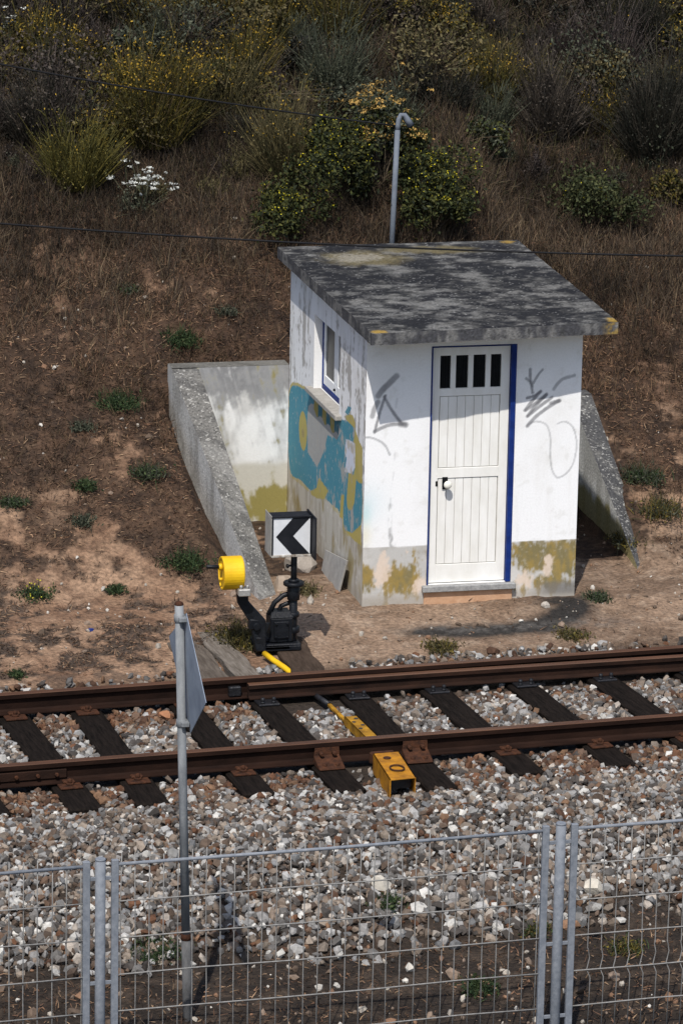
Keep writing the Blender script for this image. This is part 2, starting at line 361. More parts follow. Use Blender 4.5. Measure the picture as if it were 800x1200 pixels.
# ------------------------------------------------------------------ ballast stones (one uncountable mass)
ico = bmesh.new(); bmesh.ops.create_icosphere(ico, subdivisions=1, radius=1); ico.verts.index_update()
IV = np.array([v.co[:] for v in ico.verts]); IF = np.array([[v.index for v in f.verts] for f in ico.faces]); ico.free()
def rot_rand(n):
    q = rng.normal(size=(n, 4)); q /= np.linalg.norm(q, axis=1)[:, None]; w, x, y, z = q.T
    return np.stack([np.stack([1-2*(y*y+z*z), 2*(x*y-z*w), 2*(x*z+y*w)], -1), np.stack([2*(x*y+z*w), 1-2*(x*x+z*z), 2*(y*z-x*w)], -1), np.stack([2*(x*z-y*w), 2*(y*z+x*w), 1-2*(x*x+y*y)], -1)], 1)
def stones(P, r, col, name):
    n = len(P); V = IV[None]*(1+.38*(rng.random((n, 12, 1))-.5))*np.array([1,1,1])
    V = V+.22*(rng.random((n, 12, 3))-.5)
    # chop a face or two off so the stones look crushed
    for k in range(3):
        pl = rng.normal(size=(n, 3)); pl /= np.linalg.norm(pl, axis=1)[:, None]; dd = np.einsum('nij,nj->ni', V, pl); h = rng.uniform(.45, .8, (n, 1))
        V = V-np.maximum(dd-h, 0)[..., None]*pl[:, None, :]
    V = V*(np.stack([rng.uniform(.8, 1.25, n), rng.uniform(.65, 1.05, n), rng.uniform(.5, .85, n)], -1)[:, None, :])
    V = np.einsum('nij,nkj->nki', rot_rand(n), V)*r[:, None, None]+P[:, None, :]
    F = (IF[None]+12*np.arange(n)[:, None, None]).reshape(-1, 3)
    return raw(name, V.reshape(-1, 3), F, M_stone, col=np.repeat(col, 20, 0))
def stone_cols(n, rust):
    pal = np.array([(.37,.36,.345),(.25,.24,.23),(.15,.14,.13),(.075,.065,.058),(.54,.52,.48),(.20,.155,.12),(.27,.22,.175),(.12,.085,.063),(.38,.33,.28),(.19,.19,.19)])
    c = .86*pal[rng.choice(len(pal), n, p=[.11,.12,.13,.16,.08,.12,.09,.11,.05,.03])]*rng.uniform(.60, 1.12, (n, 1))
    rp = np.array([(.115,.055,.030),(.075,.040,.025),(.155,.09,.053),(.11,.07,.048)])[rng.choice(4, n)]*rng.uniform(.7, 1.15, (n, 1))
    pick = rng.random(n) < rust
    return np.where(pick[:, None], rp, c)
N = 92000
x = rng.uniform(-6.5, 6.2, N); d = rng.uniform(-4.95, .62, N); y = TY+math.tan(TA)*x+d
keep = np.ones(N, bool)
edge = fbm(x*1.3, y*1.3, 41)
keep &= rng.random(N) < np.where(d < -3.8, sstep(-4.6, -3.75, d+.7*(edge-.5)), 1)
keep &= rng.random(N) < np.where(d > .2, sstep(.75, .3, d+.5*(edge-.5))*1.0, 1)
rr = np.clip(rng.lognormal(-3.50, .30, N), .013, .060)
for i, (O, dd, nn) in enumerate(sleepers):
    v = np.stack([x-O[0], y-O[1]], -1); a = v@nn[:2]; b = v@dd[:2]; e = np.linalg.norm((on_z(*sl_px[i][1], ZT)-O)[:2])
    keep &= ~((abs(a) < .125+rr*.55) & (b > -e-rr*.5) & (b < (1.3 if i == 5 else .5)))
keep &= ~((abs(d) < .085)) & ~((abs(d+1.734) < .085))
z = H(x, y)+rng.uniform(-.005, .032, N)+np.where((d > -2.7) & (d < .3), -.0, 0.)
# keep the point-rod crib emptier and lower
crib = (x > -1.25) & (x < -.62) & (d < -1.5) & (d > -2.3)
keep &= ~(crib & (rng.random(N) < .8))
keep &= ~((x > -1.2) & (x < -.6) & (d > -.42) & (d < .1))
keep &= ~((x > -1.35) & (d > -.30) & (d < -.02) & (rng.random(N) < .9))
keep &= ~((d < -1.63) & (d > -1.92) & (rng.random(N) < .7))
rust = np.clip(.07+.55*np.exp(-((d+2.02)/.33)**2)+.5*np.exp(-((d+.28)/.22)**2)*(x < -1.2)+.22*np.exp(-((d+.28)/.3)**2)+.3*np.exp(-((d-.4)/.2)**2)*.6, 0, .85)*np.clip(.45+1.1*fbm(x*1.5, y*1.5, 45), 0, 1.2)
k = keep; P = np.stack([x, y, z], -1)[k]
rad = rr[k]*np.where((d[k] < -3.9), 1.15, .97)
tag(stones(P, rad, stone_cols(len(P), rust[k]), 'track_ballast'), 'grey, white and rusty crushed stone ballast under the track', 'ballast', kind='stuff')
# pebbles and chips scattered on the bare earth
N = 5200
x = rng.uniform(-4.4, 5.2, N); y = rng.uniform(-8.4, 7, N); d = yt(x, y)
k = ((d > .55) | (d < -3.7)) & ~((x > -.05) & (x < 1.9) & (y > -.06) & (y < 3)) & (rng.random(N) < np.where(y > 1, .55, 1))
x, y, d = x[k], y[k], d[k]; n = len(x)
rr = np.clip(rng.lognormal(-4.5, .55, n), .004, .05); rr = np.where(d < -3.7, rr*1.5, rr)
c = np.array([(.33,.295,.25),(.19,.14,.105),(.11,.078,.056),(.48,.45,.40),(.20,.115,.07)])[rng.choice(5, n, p=[.22,.3,.25,.08,.15])]*rng.uniform(.8, 1.1, (n, 1))
tag(stones(np.stack([x, y, H(x, y)+rr*.3], -1), rr, c, 'loose_pebbles'), 'small pale pebbles and clods scattered over the bare earth', 'pebbles', kind='stuff')
def rock(px, r, col, label, group=None):
    p = on_ground(*px); b = bmesh.new(); bmesh.ops.create_icosphere(b, subdivisions=2, radius=1)
    for v in b.verts:
        h = vnoise(v.co.x*1.7+px[0], v.co.y*1.7+v.co.z*1.3+px[1], 3); v.co = Vector((v.co.x*(.8+.5*h), v.co.y*(.65+.4*h), v.co.z*(.5+.35*h)))*r
    for q in range(5):
        nn = Vector((random.gauss(0,1), random.gauss(0,1), random.gauss(0,1))).normalized()
        for v in b.verts: v.co -= nn*max(v.co.dot(nn)-r*.5, 0)
    b.verts.index_update()
    o = raw('rock', np.array([v.co[:] for v in b.verts]), np.array([[v.index for v in f.verts] for f in b.faces]), mat('rock_stone', tuple(c*.75 for c in col), col, 14, .9, 0, .4, 50)); b.free()
    z = float(H(p[0], p[1])); o.location = (p[0], p[1], max(z, -.19)+r*.25); o.rotation_euler.z = random.uniform(0, 6)
    return tag(o, label, 'rock', group)
rock((195, 845), .075, (.33,.155,.08), 'orange brown rock lying against the rail left of the sign plate')
rock((693, 1115), .085, (.55,.50,.42), 'long cream stone on the dark earth right of the right fence post', None)
rock((445, 1108), .085, (.52,.48,.41), 'pale flat stone on dark earth behind the middle fence mesh')
rock((395, 642), .07, (.40,.33,.28), 'small pinkish stone at the foot of the left hut wall')
rock((332, 690), .13, (.33,.26,.20), 'rounded brown rock at the foot of the left sloping wall')
rock((349, 668), .17, (.36,.32,.28), 'flat grey rock behind the post of the arrow lantern')
rock((595, 697), .035, (.25,.14,.09), 'small reddish stone in front of the door step')
rock((640, 712), .05, (.42,.38,.33), 'pale pebble on the earth right of the hut corner')

# ------------------------------------------------------------------ hut
W, D = 1.8429, 2.89
Z0 = -.22
def grid_patch(P00, P10, P01, res, colf, hole=None):
    """painted patch: returns verts, quads, colours.  colf(a,b) with a,b metres along the two sides"""
    P00, P10, P01 = (np.asarray(p, float) for p in (P00, P10, P01)); la = np.linalg.norm(P10-P00); lb = np.linalg.norm(P01-P00)
    na = max(2, int(la/res)+1); nb = max(2, int(lb/res)+1)
    A, B = np.meshgrid(np.linspace(0, 1, na), np.linspace(0, 1, nb), indexing='ij')
    V = P00+(P10-P00)*A[..., None]+(P01-P00)*B[..., None]
    i = np.arange(na*nb).reshape(na, nb)
    F = np.stack([i[:-1,:-1], i[1:,:-1], i[1:,1:], i[:-1,1:]], -1).reshape(-1, 4)
    return V.reshape(-1, 3), F, colf(V.reshape(-1, 3))
def join(parts):
    V = []; F = []; C = []; o = 0
    for v, f, c in parts: V.append(v); F.append(f+o); C.append(c); o += len(v)
    return np.concatenate(V), np.concatenate(F), np.concatenate(C)
def seg_dist(x, y, pts):
    d = np.full(x.shape, 9.)
    for (ax, ay), (bx, by) in zip(pts, pts[1:]):
        vx, vy = bx-ax, by-ay; t = np.clip(((x-ax)*vx+(y-ay)*vy)/(vx*vx+vy*vy+1e-12), 0, 1)
        d = np.minimum(d, np.hypot(x-ax-t*vx, y-ay-t*vy))
    return d
def inside(x, y, poly):
    r = np.zeros(x.shape, bool); n = len(poly); j = n-1
    for i in range(n):
        xi, yi = poly[i]; xj, yj = poly[j]
        if yi != yj: r ^= ((yi > y) != (yj > y)) & (x < (xj-xi)*(y-yi)/(yj-yi)+xi)
        j = i
    return r
def catmull(p, n=6):
    p = [p[0]]+list(p)+[p[-1]]; out = []
    for a, b, c, d in zip(p, p[1:], p[2:], p[3:]):
        for k in range(n):
            t = k/n; out.append(tuple(.5*(2*b[i]+(c[i]-a[i])*t+(2*a[i]-5*b[i]+4*c[i]-d[i])*t*t+(3*b[i]-a[i]-3*c[i]+d[i])*t**3) for i in (0, 1)))
    return out+[p[-2]]
def z3(p): return (320+p[0]/4, 430+p[1]/4)
def z4(p): return (480+p[0]/3.636, 390+p[1]/3.636)
def fpt(p): q = on_y(p[0], p[1], 0); return (q[0], q[2])
def lpt(p): q = on_x(p[0], p[1], 0); return (q[1], q[2])
fstrokes = []
for conv, pts, w, al in ((z3, [(577,42),(545,75),(512,108),(493,135)], .030, .7), (z3, [(490,165),(475,195),(464,232)], .024, .65), (z3, [(525,135),(502,205),(487,260),(475,305)], .014, .75),
    (z3, [(520,140),(540,178),(560,210),(605,270)], .015, .75), (z3, [(475,303),(510,285),(545,272),(590,268),(618,270)], .018, .7), (z3, [(598,268),(620,272)], .03, .7),
    (z3, [(425,332),(448,331),(475,337),(510,355),(532,380),(546,413)], .011, .5),
    (z4, [(511,155),(513,200),(522,255)], .014, .7), (z4, [(495,195),(510,208),(522,228)], .013, .65), (z4, [(565,157),(545,180),(525,215)], .012, .65), (z4, [(612,240),(630,215),(655,195),(700,182)], .016, .6),
    (z4, [(498,278),(530,268),(556,250)], .013, .75), (z4, [(556,250),(525,285),(490,330)], .017, .75), (z4, [(492,330),(535,300),(582,262)], .017, .75), (z4, [(580,265),(540,305),(500,355)], .016, .75), (z4, [(502,355),(550,315),(605,275)], .016, .75),
    (z4, [(636,288),(585,320),(535,358),(500,397)], .018, .75), (z4, [(600,300),(636,290)], .018, .7),
    (z4, [(500,395),(520,382),(545,378),(580,392),(597,440),(597,520),(603,575),(615,605),(632,616),(665,600),(693,560),(706,510),(709,460),(698,412),(680,388),(655,378),(628,388)], .0095, .42)):
    fstrokes.append((catmull([fpt(conv(p)) for p in pts]), w, al))
def front_col(V):
    x, z = V[:, 0], V[:, 2]; n = fbm(x*3, z*3, 51); n2 = fbm(x*14, z*14, 52); n3 = fbm(x*40, z*40, 53, 3)
    c = np.full((len(x), 3), (.80,.80,.80)); c = mixc(c, (.70,.69,.67), sstep(.5, .8, n)*.5); c = mixc(c, (.62,.61,.58), sstep(.66, .8, n2)*.35)
    sx = fbm(x*9, z*.9, 54); c = mixc(c, (.60,.58,.54), sstep(.62, .8, sx)*.35*sstep(1.6, .5, z))
    for pts, w, al in fstrokes:
        dd = seg_dist(x, z, pts); c = mixc(c, (.13,.13,.14), al*sstep(w*1.15, w*.55, dd+.006*(n3-.5))*(.8+.35*n2))
    # drips and smear
    for conv, pts, w, al, cc in ((z3, [(570,400),(567,480),(555,560),(548,650)], .010, .30, (.25,.25,.26)), (z3, [(548,650),(545,760),(555,850)], .028, .55, (.24,.24,.24)), (z3, [(552,790),(560,840)], .035, .45, (.2,.2,.2)), (z3, [(580,150),(575,190)], .015, .3, (.3,.3,.3))):
        dd = seg_dist(x, z, [fpt(conv(p)) for p in pts]); c = mixc(c, cc, al*sstep(w, w*.2, dd)*sstep(.35, .62, fbm(x*30, z*12, 57)))
    tx, tz = fpt(z3((432, 690))); c = mixc(c, (.25,.56,.55), .5*np.exp(-(((x-tx)/.05)**2+((z-tz)/.10)**2)))
    tx, tz = fpt(z3((440, 640))); c = mixc(c, (.55,.68,.72), .45*np.exp(-(((x-tx)/.14)**2+((z-tz)/.16)**2)))
    tx, tz = fpt(z3((430, 790))); c = mixc(c, (.66,.62,.40), .5*np.exp(-(((x-tx)/.05)**2+((z-tz)/.10)**2)))
    # cement band along the foot
    st5 = fbm(x*26, z*6, 68); e = .4675+.012*(n-.5)+.012*(n2-.5)-.02*(x > 1.2)*0
    band = sstep(e+.004, e-.004, z)
    pl = mixc(np.full((len(x), 3), (.46,.45,.43)), (.56,.54,.51), sstep(.4, .7, n)); pl = mixc(pl, (.34,.32,.28), sstep(.45, .75, n2)*.5)
    moss = mixc(np.full((len(x), 3), (.27,.18,.025)), (.17,.135,.045), sstep(.38, .62, .5*n2+.5*st5)); moss = mixc(moss, (.36,.31,.20), sstep(.58, .72, .5*n3+.5*st5)*.6)
    mk = np.zeros_like(x)
    for px, rx, rz, s in ((z3((440, 985)), .055, .13, 1.1), (z3((595, 1005)), .19, .15, 1.), (z4((510, 960)), .17, .17, 1.1), (z4((650, 950)), .20, .20, 1.2), (z4((590, 1060)), .25, .10, .9), (z4((560, 1080)), .4, .06, .6)):
        cx, cz = fpt(px); mk = np.maximum(mk, s*np.exp(-(((x-cx)/rx)**2+((z-cz)/rz)**2)))
    pl = mixc(pl, moss, np.clip(sstep(.32, .85, 1.15*mk+1.0*(fbm(x*9, z*6, 58)-.5)+1.0*(fbm(x*40, z*26, 60)-.5)+1.3*(fbm(x*30, z*5, 67)-.5)), 0, 1)*.9)
    for px, rx, rz in ((z3((510, 960)), .075, .17), (z3((690, 1010)), .07, .09), (z4((485, 1050)), .10, .085), (z4((597, 965)), .05, .06), (z4((580, 1010)), .05, .05)):
        cx, cz = fpt(px); pl = mixc(pl, (.66,.54,.44), sstep(.40, .80, np.exp(-(((x-cx)/rx)**2+((z-cz)/rz)**2))+1.3*(fbm(x*14, z*9, 59)-.5)+.7*(fbm(x*38, z*26, 56)-.5))*.85)
    pl = mixc(pl, (.30,.26,.21), sstep(.09, .0, z-.0)*.6)
    cx, cz = fpt(z4((650, 1085))); pl = mixc(pl, (.16,.15,.14), .8*np.exp(-(((x-cx)/.22)**4+((z-cz)/.06)**4)))
    return mixc(c, pl, band)
mural = [lpt(z3(p)) for p in ((76,130),(84,98),(100,85),(140,103),(180,130),(300,235),(345,252),(383,285),(385,340),(402,500),(416,560),(411,740),(370,776),(335,762),(327,690),(312,685),(300,665),(245,615),(236,560),(215,520),(205,562),(180,580),(130,532),(76,468))]
mural = catmull(mural+[mural[0]], 5)
yel1 = [lpt(z3(p)) for p in ((214,520),(236,548),(258,580),(240,620),(205,616),(178,598),(175,582),(203,566))]
yel2 = [lpt(z3(p)) for p in ((383,290),(402,345),(418,380),(418,545),(402,545),(390,525),(380,640),(368,668),(356,672),(347,655),(345,610),(352,492),(378,505),(384,470),(372,400))]
yel3 = [lpt(z3(p)) for p in ((335,765),(372,778),(412,738),(413,838),(385,820))]
yel4 = [lpt(z3(p)) for p in ((318,600),(333,598),(330,650),(327,712),(311,705))]
yel5 = [lpt(z3(p)) for p in ((332,232),(352,222),(372,225),(384,262),(384,290),(345,252))]
tealb = [lpt(z3(p)) for p in ((335,212),(352,182),(368,192),(352,228))]
pale = [lpt(z3(p)) for p in ((341,338),(362,345),(384,360),(384,470),(368,500),(335,492),(345,430),(335,400))]
greyp = [lpt(z3(p)) for p in ((165,185),(180,170),(300,265),(318,300),(300,340),(255,320),(235,400),(205,470),(162,400),(160,260))]
def left_col(V):
    x, z = V[:, 1], V[:, 2]; n = fbm(x*3, z*3, 61); n2 = fbm(x*12, z*12, 62); n3 = fbm(x*34, z*34, 63, 3); st = fbm(x*16, z*2.2, 64)
    X = x+.015*(n2-.5); Z = z+.012*(n3-.5)
    c = np.full((len(x), 3), (.78,.78,.78)); c = mixc(c, (.66,.65,.63), sstep(.45, .75, n)*.6)
    flake = sstep(.56, .64, .55*st+.3*n2+.2*n3+.07*sstep(2.1, 1.9, z)-.03); c = mixc(c, (.33,.31,.285), flake*.85)
    grime = sstep(.50, .7, st)*sstep(1.75, 2.3, z); c = mixc(c, (.45,.44,.42), grime*.6)
    # lower unpainted render, stained
    low = sstep(.62, .50, z+.14*(n-.5)-.05*(x-1)); base = mixc(np.full((len(x), 3), (.50,.47,.41)), (.38,.34,.28), sstep(.42, .7, st)); base = mixc(base, (.64,.61,.55), sstep(.55, .72, n2)*.5)
    base = mixc(base, (.27,.20,.05), sstep(.52, .75, fbm(x*5, z*3, 65)+.25*np.exp(-((z-.2)/.2)**2)*(x < .5))*.7)
    base = mixc(base, (.32,.28,.22), sstep(.12, 0, z)*.6)
    c = mixc(c, base, low)
    teal = mixc(np.full((len(x), 3), (.062,.225,.30)), (.085,.27,.33), n2); yl = mixc(np.full((len(x), 3), (.46,.37,.10)), (.40,.33,.10), n2)
    m = inside(X, Z, mural)
    dm = seg_dist(X, Z, mural[::3]+[mural[0]])
    rim = (dm < .028) & ~m & (z > .9) & (x > 1.2); c = mixc(c, yl, np.where(rim, .9, 0.))
    rim2 = (dm < .035) & ~m & (z <= .95); c = mixc(c, yl, np.where(rim2, .55, 0.)*sstep(.3, .5, n))
    c = mixc(c, teal, m*1.)
    g = inside(X+.06*(n-.5), Z, greyp); c = mixc(c, mixc(np.full((len(x), 3), (.34,.32,.30)), (.42,.40,.37), n2), np.where(g, .92*sstep(.28, .40, .5*n+.5*n2), 0.))
    sl = (x > .35) & (x < 1.75) & m; c = mixc(c, (.37,.355,.33), np.where(sl, sstep(.525, .575, .42*st+.33*n2+.25*fbm(x*48, z*26, 116, 4)), 0.)*.9)
    c = mixc(c, (.55,.53,.49), m*sstep(.68, .74, .4*n3+.6*fbm(x*60, z*60, 117, 3))*.5)
    # oval and other yellow / pale shapes
    ctr = lpt(z3((140, 300))); top = lpt(z3((140, 208))); rt = lpt(z3((120, 290))); rx = abs(rt[0]-ctr[0])*.95; rz = abs(top[1]-ctr[1])
    ov = ((X-ctr[0])/rx)**2+((Z-ctr[1]-(X-ctr[0])*.0)/rz)**2 < 1; c = mixc(c, yl, ov*.95)
    c = mixc(c, (.30,.25,.12), (((X-ctr[0])/(rx*.3))**2+((Z-ctr[1]+.02)/(rz*.22))**2 < 1)*.8)
    for p in (yel1, yel2, yel3, yel4, yel5): c = mixc(c, yl, inside(X, Z, p)*.95)
    c = mixc(c, teal, inside(X, Z, tealb)*.95); c = mixc(c, mixc(np.full((len(x), 3), (.62,.64,.72)), (.50,.46,.40), sstep(.5, .65, n2)), inside(X, Z, pale)*.95)
    # painted patch under the window sill
    u = (x-.95)/.95; und = (z < 1.385) & (z > 1.20+.02*np.sin(u*20)) & (u > 0) & (u < 1.0)
    stripe = (np.floor(u*6+.35*(n-.5)) % 2)
    c = np.where(und[:, None], np.where(stripe[:, None] > 0, yl*.75, teal*.6), c)
    c = mixc(c, (.36,.33,.30), sstep(.6, .72, .6*n2+.4*n3)*.55*(z < 1.45))
    return c
def plain_wall(V):
    a = V[:, 0]+V[:, 1]; z = V[:, 2]; n = fbm(a*3, z*3, 66); c = mixc(np.full((len(a), 3), (.74,.74,.73)), (.55,.53,.50), sstep(.5, .75, n)*.7)
    return mixc(c, (.40,.36,.28), sstep(.55, .35, z))
hut = thing('equipment_hut', 'small white flat-roofed equipment hut with white door and teal and yellow graffiti', 'hut', (0, 0, 0))
d0, d1, dzt, dzb = .549, 1.2785, 2.166, .125
wy0, wy1, wz0, wz1 = .95, 1.93, 1.40, 2.06
ZW = 2.30
parts = []; rs = .009
parts.append(grid_patch((0,0,Z0), (d0,0,Z0), (0,0,ZW), rs, front_col)); parts.append(grid_patch((d1,0,Z0), (W,0,Z0), (d1,0,ZW), rs, front_col)); parts.append(grid_patch((d0,0,dzt), (d1,0,dzt), (d0,0,ZW), rs, front_col)); parts.append(grid_patch((d0,0,Z0), (d1,0,Z0), (d0,0,dzb), .03, front_col))
parts.append(grid_patch((0,D,Z0), (0,wy1,Z0), (0,D,ZW), rs, left_col)); parts.append(grid_patch((0,wy0,Z0), (0,0,Z0), (0,wy0,ZW), rs, left_col)); parts.append(grid_patch((0,wy1,Z0), (0,wy0,Z0), (0,wy1,wz0), rs, left_col)); parts.append(grid_patch((0,wy1,wz1), (0,wy0,wz1), (0,wy1,ZW), rs, left_col))
parts.append(grid_patch((W,0,Z0), (W,D,Z0), (W,0,ZW), .05, plain_wall)); parts.append(grid_patch((W,D,Z0), (0,D,Z0), (W,D,ZW), .05, plain_wall))
whitef = lambda V: np.full((len(V), 3), (.74,.74,.73)); T = .14
for a, b, c in (((d1,0,dzb),(d1,T,dzb),(d1,0,dzt)), ((d0,T,dzb),(d0,0,dzb),(d0,T,dzt)), ((d0,0,dzt),(d1,0,dzt),(d0,T,dzt)), ((d0,0,dzb),(d0,T,dzb),(d1,0,dzb)),
                ((0,wy1,wz0),(T,wy1,wz0),(0,wy1,wz1)), ((T,wy0,wz0),(0,wy0,wz0),(T,wy0,wz1)), ((0,wy0,wz0),(T,wy0,wz0),(0,wy1,wz0)), ((0,wy0,wz1),(0,wy1,wz1),(T,wy0,wz1))):
    parts.append(grid_patch(a, b, c, .1, whitef))
V, F, C = join(parts); raw('wall', V, F, M_plaster, hut, C)
# roof slab: slightly out-of-square concrete
FL = on_z(437, 391, 2.395); FL[0] -= .012; FR = on_z(724, 377.5, 2.395); BL = np.array([-.095,3.03,2.445]); BR = on_z(606, 281, 2.44); TH = np.array([0,0,-.098])
def roof_col(V):
    x, y = V[:, 0], V[:, 1]; n = fbm(x*2.2, y*1.6, 71); n2 = fbm(x*8, y*6, 72); n3 = fbm(x*26, y*22, 73, 3); n4 = fbm(x*1.2, y*1.1, 74)
    n5 = .5+.6*(fbm(x*55, y*45, 79, 3)-.5); L1 = fbm(x*3.4+3, y*5.2, 69, 5); L2 = fbm(x*12, y*15, 68, 4); sk = fbm(x*3+y*1.5, y*9, 70)
    c = np.full((len(x), 3), (.028,.0275,.027)); c = mixc(c, (.060,.058,.054), sstep(.38, .66, .35*n+.4*n2+.25*n3)); c = mixc(c, (.125,.123,.118), sstep(.50, .66, .3*n+.3*sk+.2*n2+.25*n5)*.85); c = mixc(c, (.010,.010,.012), sstep(.47, .56, .42*L1+.33*L2+.25*n5)*.92); c = mixc(c, (.155,.15,.14), sstep(.47, .37, .40*L1+.32*L2+.28*n5)*.75)
    n6 = vnoise(x*85, y*70, 66); c = mixc(c, (.30,.295,.28), sstep(.86, .95, n6)*.6); c = mixc(c, (.02,.02,.02), sstep(.42, .32, n5)*.5)
    ye = np.maximum(np.exp(-(((x-.55)/.50)**2+((y-2.45)/.42)**2)), np.exp(-(((x-1.25)/.6)**2+((y-2.75)/.24)**2))); c = mixc(c, (.13,.105,.05), sstep(.35, .75, ye*(.25+.8*n2+.5*n5))*.75)
    c = mixc(c, (.24,.22,.18), sstep(.45, .8, np.exp(-(((x-.5)/.42)**2+((y-2.5)/.34)**2))*(.2+.6*n3+.7*n5))*.7)
    co = np.maximum(np.exp(-(((x-FL[0]-.07)/.09)**2+((y-FL[1]-.05)/.09)**2)), np.exp(-(((x-FR[0]+.03)/.07)**2+((y-FR[1]-.1)/.13)**2)))
    co = np.maximum(co, np.exp(-(((x-BR[0]+.12)/.12)**2+((y-BR[1]+.1)/.12)**2))*.8)
    return mixc(c, (.30,.19,.035), sstep(.40, .8, co*(.2+.8*n2+.7*n5))*.85)
def edge_col(V):
    a = V[:, 0]*1.+V[:, 1]; z = V[:, 2]; n = fbm(a*9, z*5, 75); n2 = fbm(a*22, z*30, 76)
    c = np.full((len(a), 3), (.055,.055,.06)); c = mixc(c, (.14,.137,.133), sstep(.45, .68, n)); c = mixc(c, (.04,.04,.042), sstep(.55, .7, n2)*.8)
    q = sstep(.16, .05, np.hypot(V[:, 0]-FR[0], V[:, 1]-FR[1])); return mixc(c, (.26,.17,.04), q*sstep(.42, .62, n2)*.8)
def quad_patch(P, res, colf):
    P00, P10, P11, P01 = P; na = max(2, int(np.linalg.norm(P10-P00)/res)); nb = max(2, int(np.linalg.norm(P01-P00)/res))
    A, B = np.meshgrid(np.linspace(0, 1, na), np.linspace(0, 1, nb), indexing='ij'); A = A[..., None]; B = B[..., None]
    V = (P00*(1-A)*(1-B)+P10*A*(1-B)+P11*A*B+P01*(1-A)*B).reshape(-1, 3); i = np.arange(na*nb).reshape(na, nb)
    return V, np.stack([i[:-1,:-1], i[1:,:-1], i[1:,1:], i[:-1,1:]], -1).reshape(-1, 4), colf(V)
rp = [quad_patch((FL, FR, BR, BL), .012, roof_col), quad_patch((FL+TH, FR+TH, FR, FL), .012, edge_col), quad_patch((BL+TH, FL+TH, FL, BL), .012, edge_col), quad_patch((FR+TH, BR+TH, BR, FR), .02, edge_col), quad_patch((BR+TH, BL+TH, BL, BR), .02, edge_col), quad_patch((BL+TH, BR+TH, FR+TH, FL+TH), .05, lambda V: np.full((len(V), 3), (.42,.41,.40)))]
V, F, C = join(rp); ro = raw('roof', V, F, M_conc, hut, C)
# roof: roughen the arrises
me = ro.data
co = np.empty(len(me.vertices)*3, np.float32); me.vertices.foreach_get('co', co); co = co.reshape(-1, 3)
co[:, 2] += .010*(fbm(co[:, 0]*7, co[:, 1]*7, 77)-.5); co[:, 1] += .012*(fbm(co[:, 0]*9, co[:, 2]*0+co[:, 1]*9, 78)-.5)*(co[:, 1] < .3); me.vertices.foreach_set('co', co.ravel())
# door
fr = MB(); fr.box((d0+.002,-.012,dzb), (d0+.012,.105,dzt), .003); fr.box((d1-.046,-.012,dzb), (d1-.002,.105,dzt), .003); fr.box((d0+.012,-.010,dzt-.012), (d1-.046,.105,dzt-.002), .003); fr.build('door_frame', M_blue, hut)
a0, a1, zb, zt = d0+.014, d1-.048, dzb+.008, dzt-.014; DY = .030
wd = a1-a0
dm = MB(); panels = [(zb+.155, zb+.90), (zb+.985, zb+1.60)]; slots = (zb+1.665, zt-.075)
ml, mr_ = a0+.070, a1-.075
def rail_box(x0, x1, z0, z1, y=DY): dm.box((x0, y, z0), (x1, y+.035, z1), .002)
rail_box(a0, ml, zb, zt); rail_box(mr_, a1, zb, zt); rail_box(ml, mr_, zb, panels[0][0]); rail_box(ml, mr_, panels[0][1], panels[1][0]); rail_box(ml, mr_, panels[1][1], slots[0]); rail_box(ml, mr_, slots[1], zt)
sw = .105; gap = (mr_-ml+.03-4*sw)/3
for k in range(3):
    xx = ml-.015+sw*(k+1)+gap*k; rail_box(xx, xx+gap, slots[0], slots[1])
door = dm.build('door', M_door, hut)
for z0, z1 in panels:
    p = MB(); n = 7; pw = (mr_-ml-.012)/n
    for k in range(n): p.box((ml+.006+k*pw+.0018, DY+.007, z0+.006), (ml+.006+(k+1)*pw-.0018, DY+.03, z1-.006), .0015)
    p.build('boarded_panel', M_door, door)
b = MB(); b.box((ml-.01, DY+.014, panels[0][0]-.02), (mr_+.01, DY+.034, panels[1][1]+.02), 0); b.build('panel_backing', M_groove, door)
b = MB(); b.box((ml-.02, DY+.022, slots[0]-.01), (mr_+.02, DY+.034, slots[1]+.01), 0)
b.build('dark_pane', M_dark, door)
b = MB()
for k in range(4):
    xx = ml-.015+(sw+gap)*k
    for j in range(5): b.box((xx+.012+j*.020, DY+.014, slots[0]+.002), (xx+.018+j*.020, DY+.021, slots[1]-.002), 0)
b.build('louvre_bars', M_dark, door)
kp = on_y(480+158/3.636, 390+645/3.636, 0); kx, kz = kp[0], kp[2]
b = MB(); b.box((kx-.035, DY-.006, kz-.05), (kx+.012, DY-.0005, kz+.055), .003); b.build('lock_plate', M_dark, door)
b = MB(); b.cyl((kx, DY-.006, kz), (kx, DY-.05, kz), .014); kb = b.build('handle', M_dark, door)
b = MB(); b.ball((kx, DY-.058, kz), .034, 3, (1,.7,1)); b.build('knob', M_brass, kb)
b = MB(); b.box((kx-.092, DY-.004, kz-.022), (kx-.074, DY-.0005, kz+.022), .002); b.build('keyhole', M_dark, door)
b = MB(); b.box((d0-.04,-.055,.070), (d1+.035,.10,.122), .006); b.build('door_step', M_step, hut)
b = MB(); b.box((d0-.02,-.02,-.20), (d1+.015,.05,.068), .006); b.build('step_base', M_terra, hut)
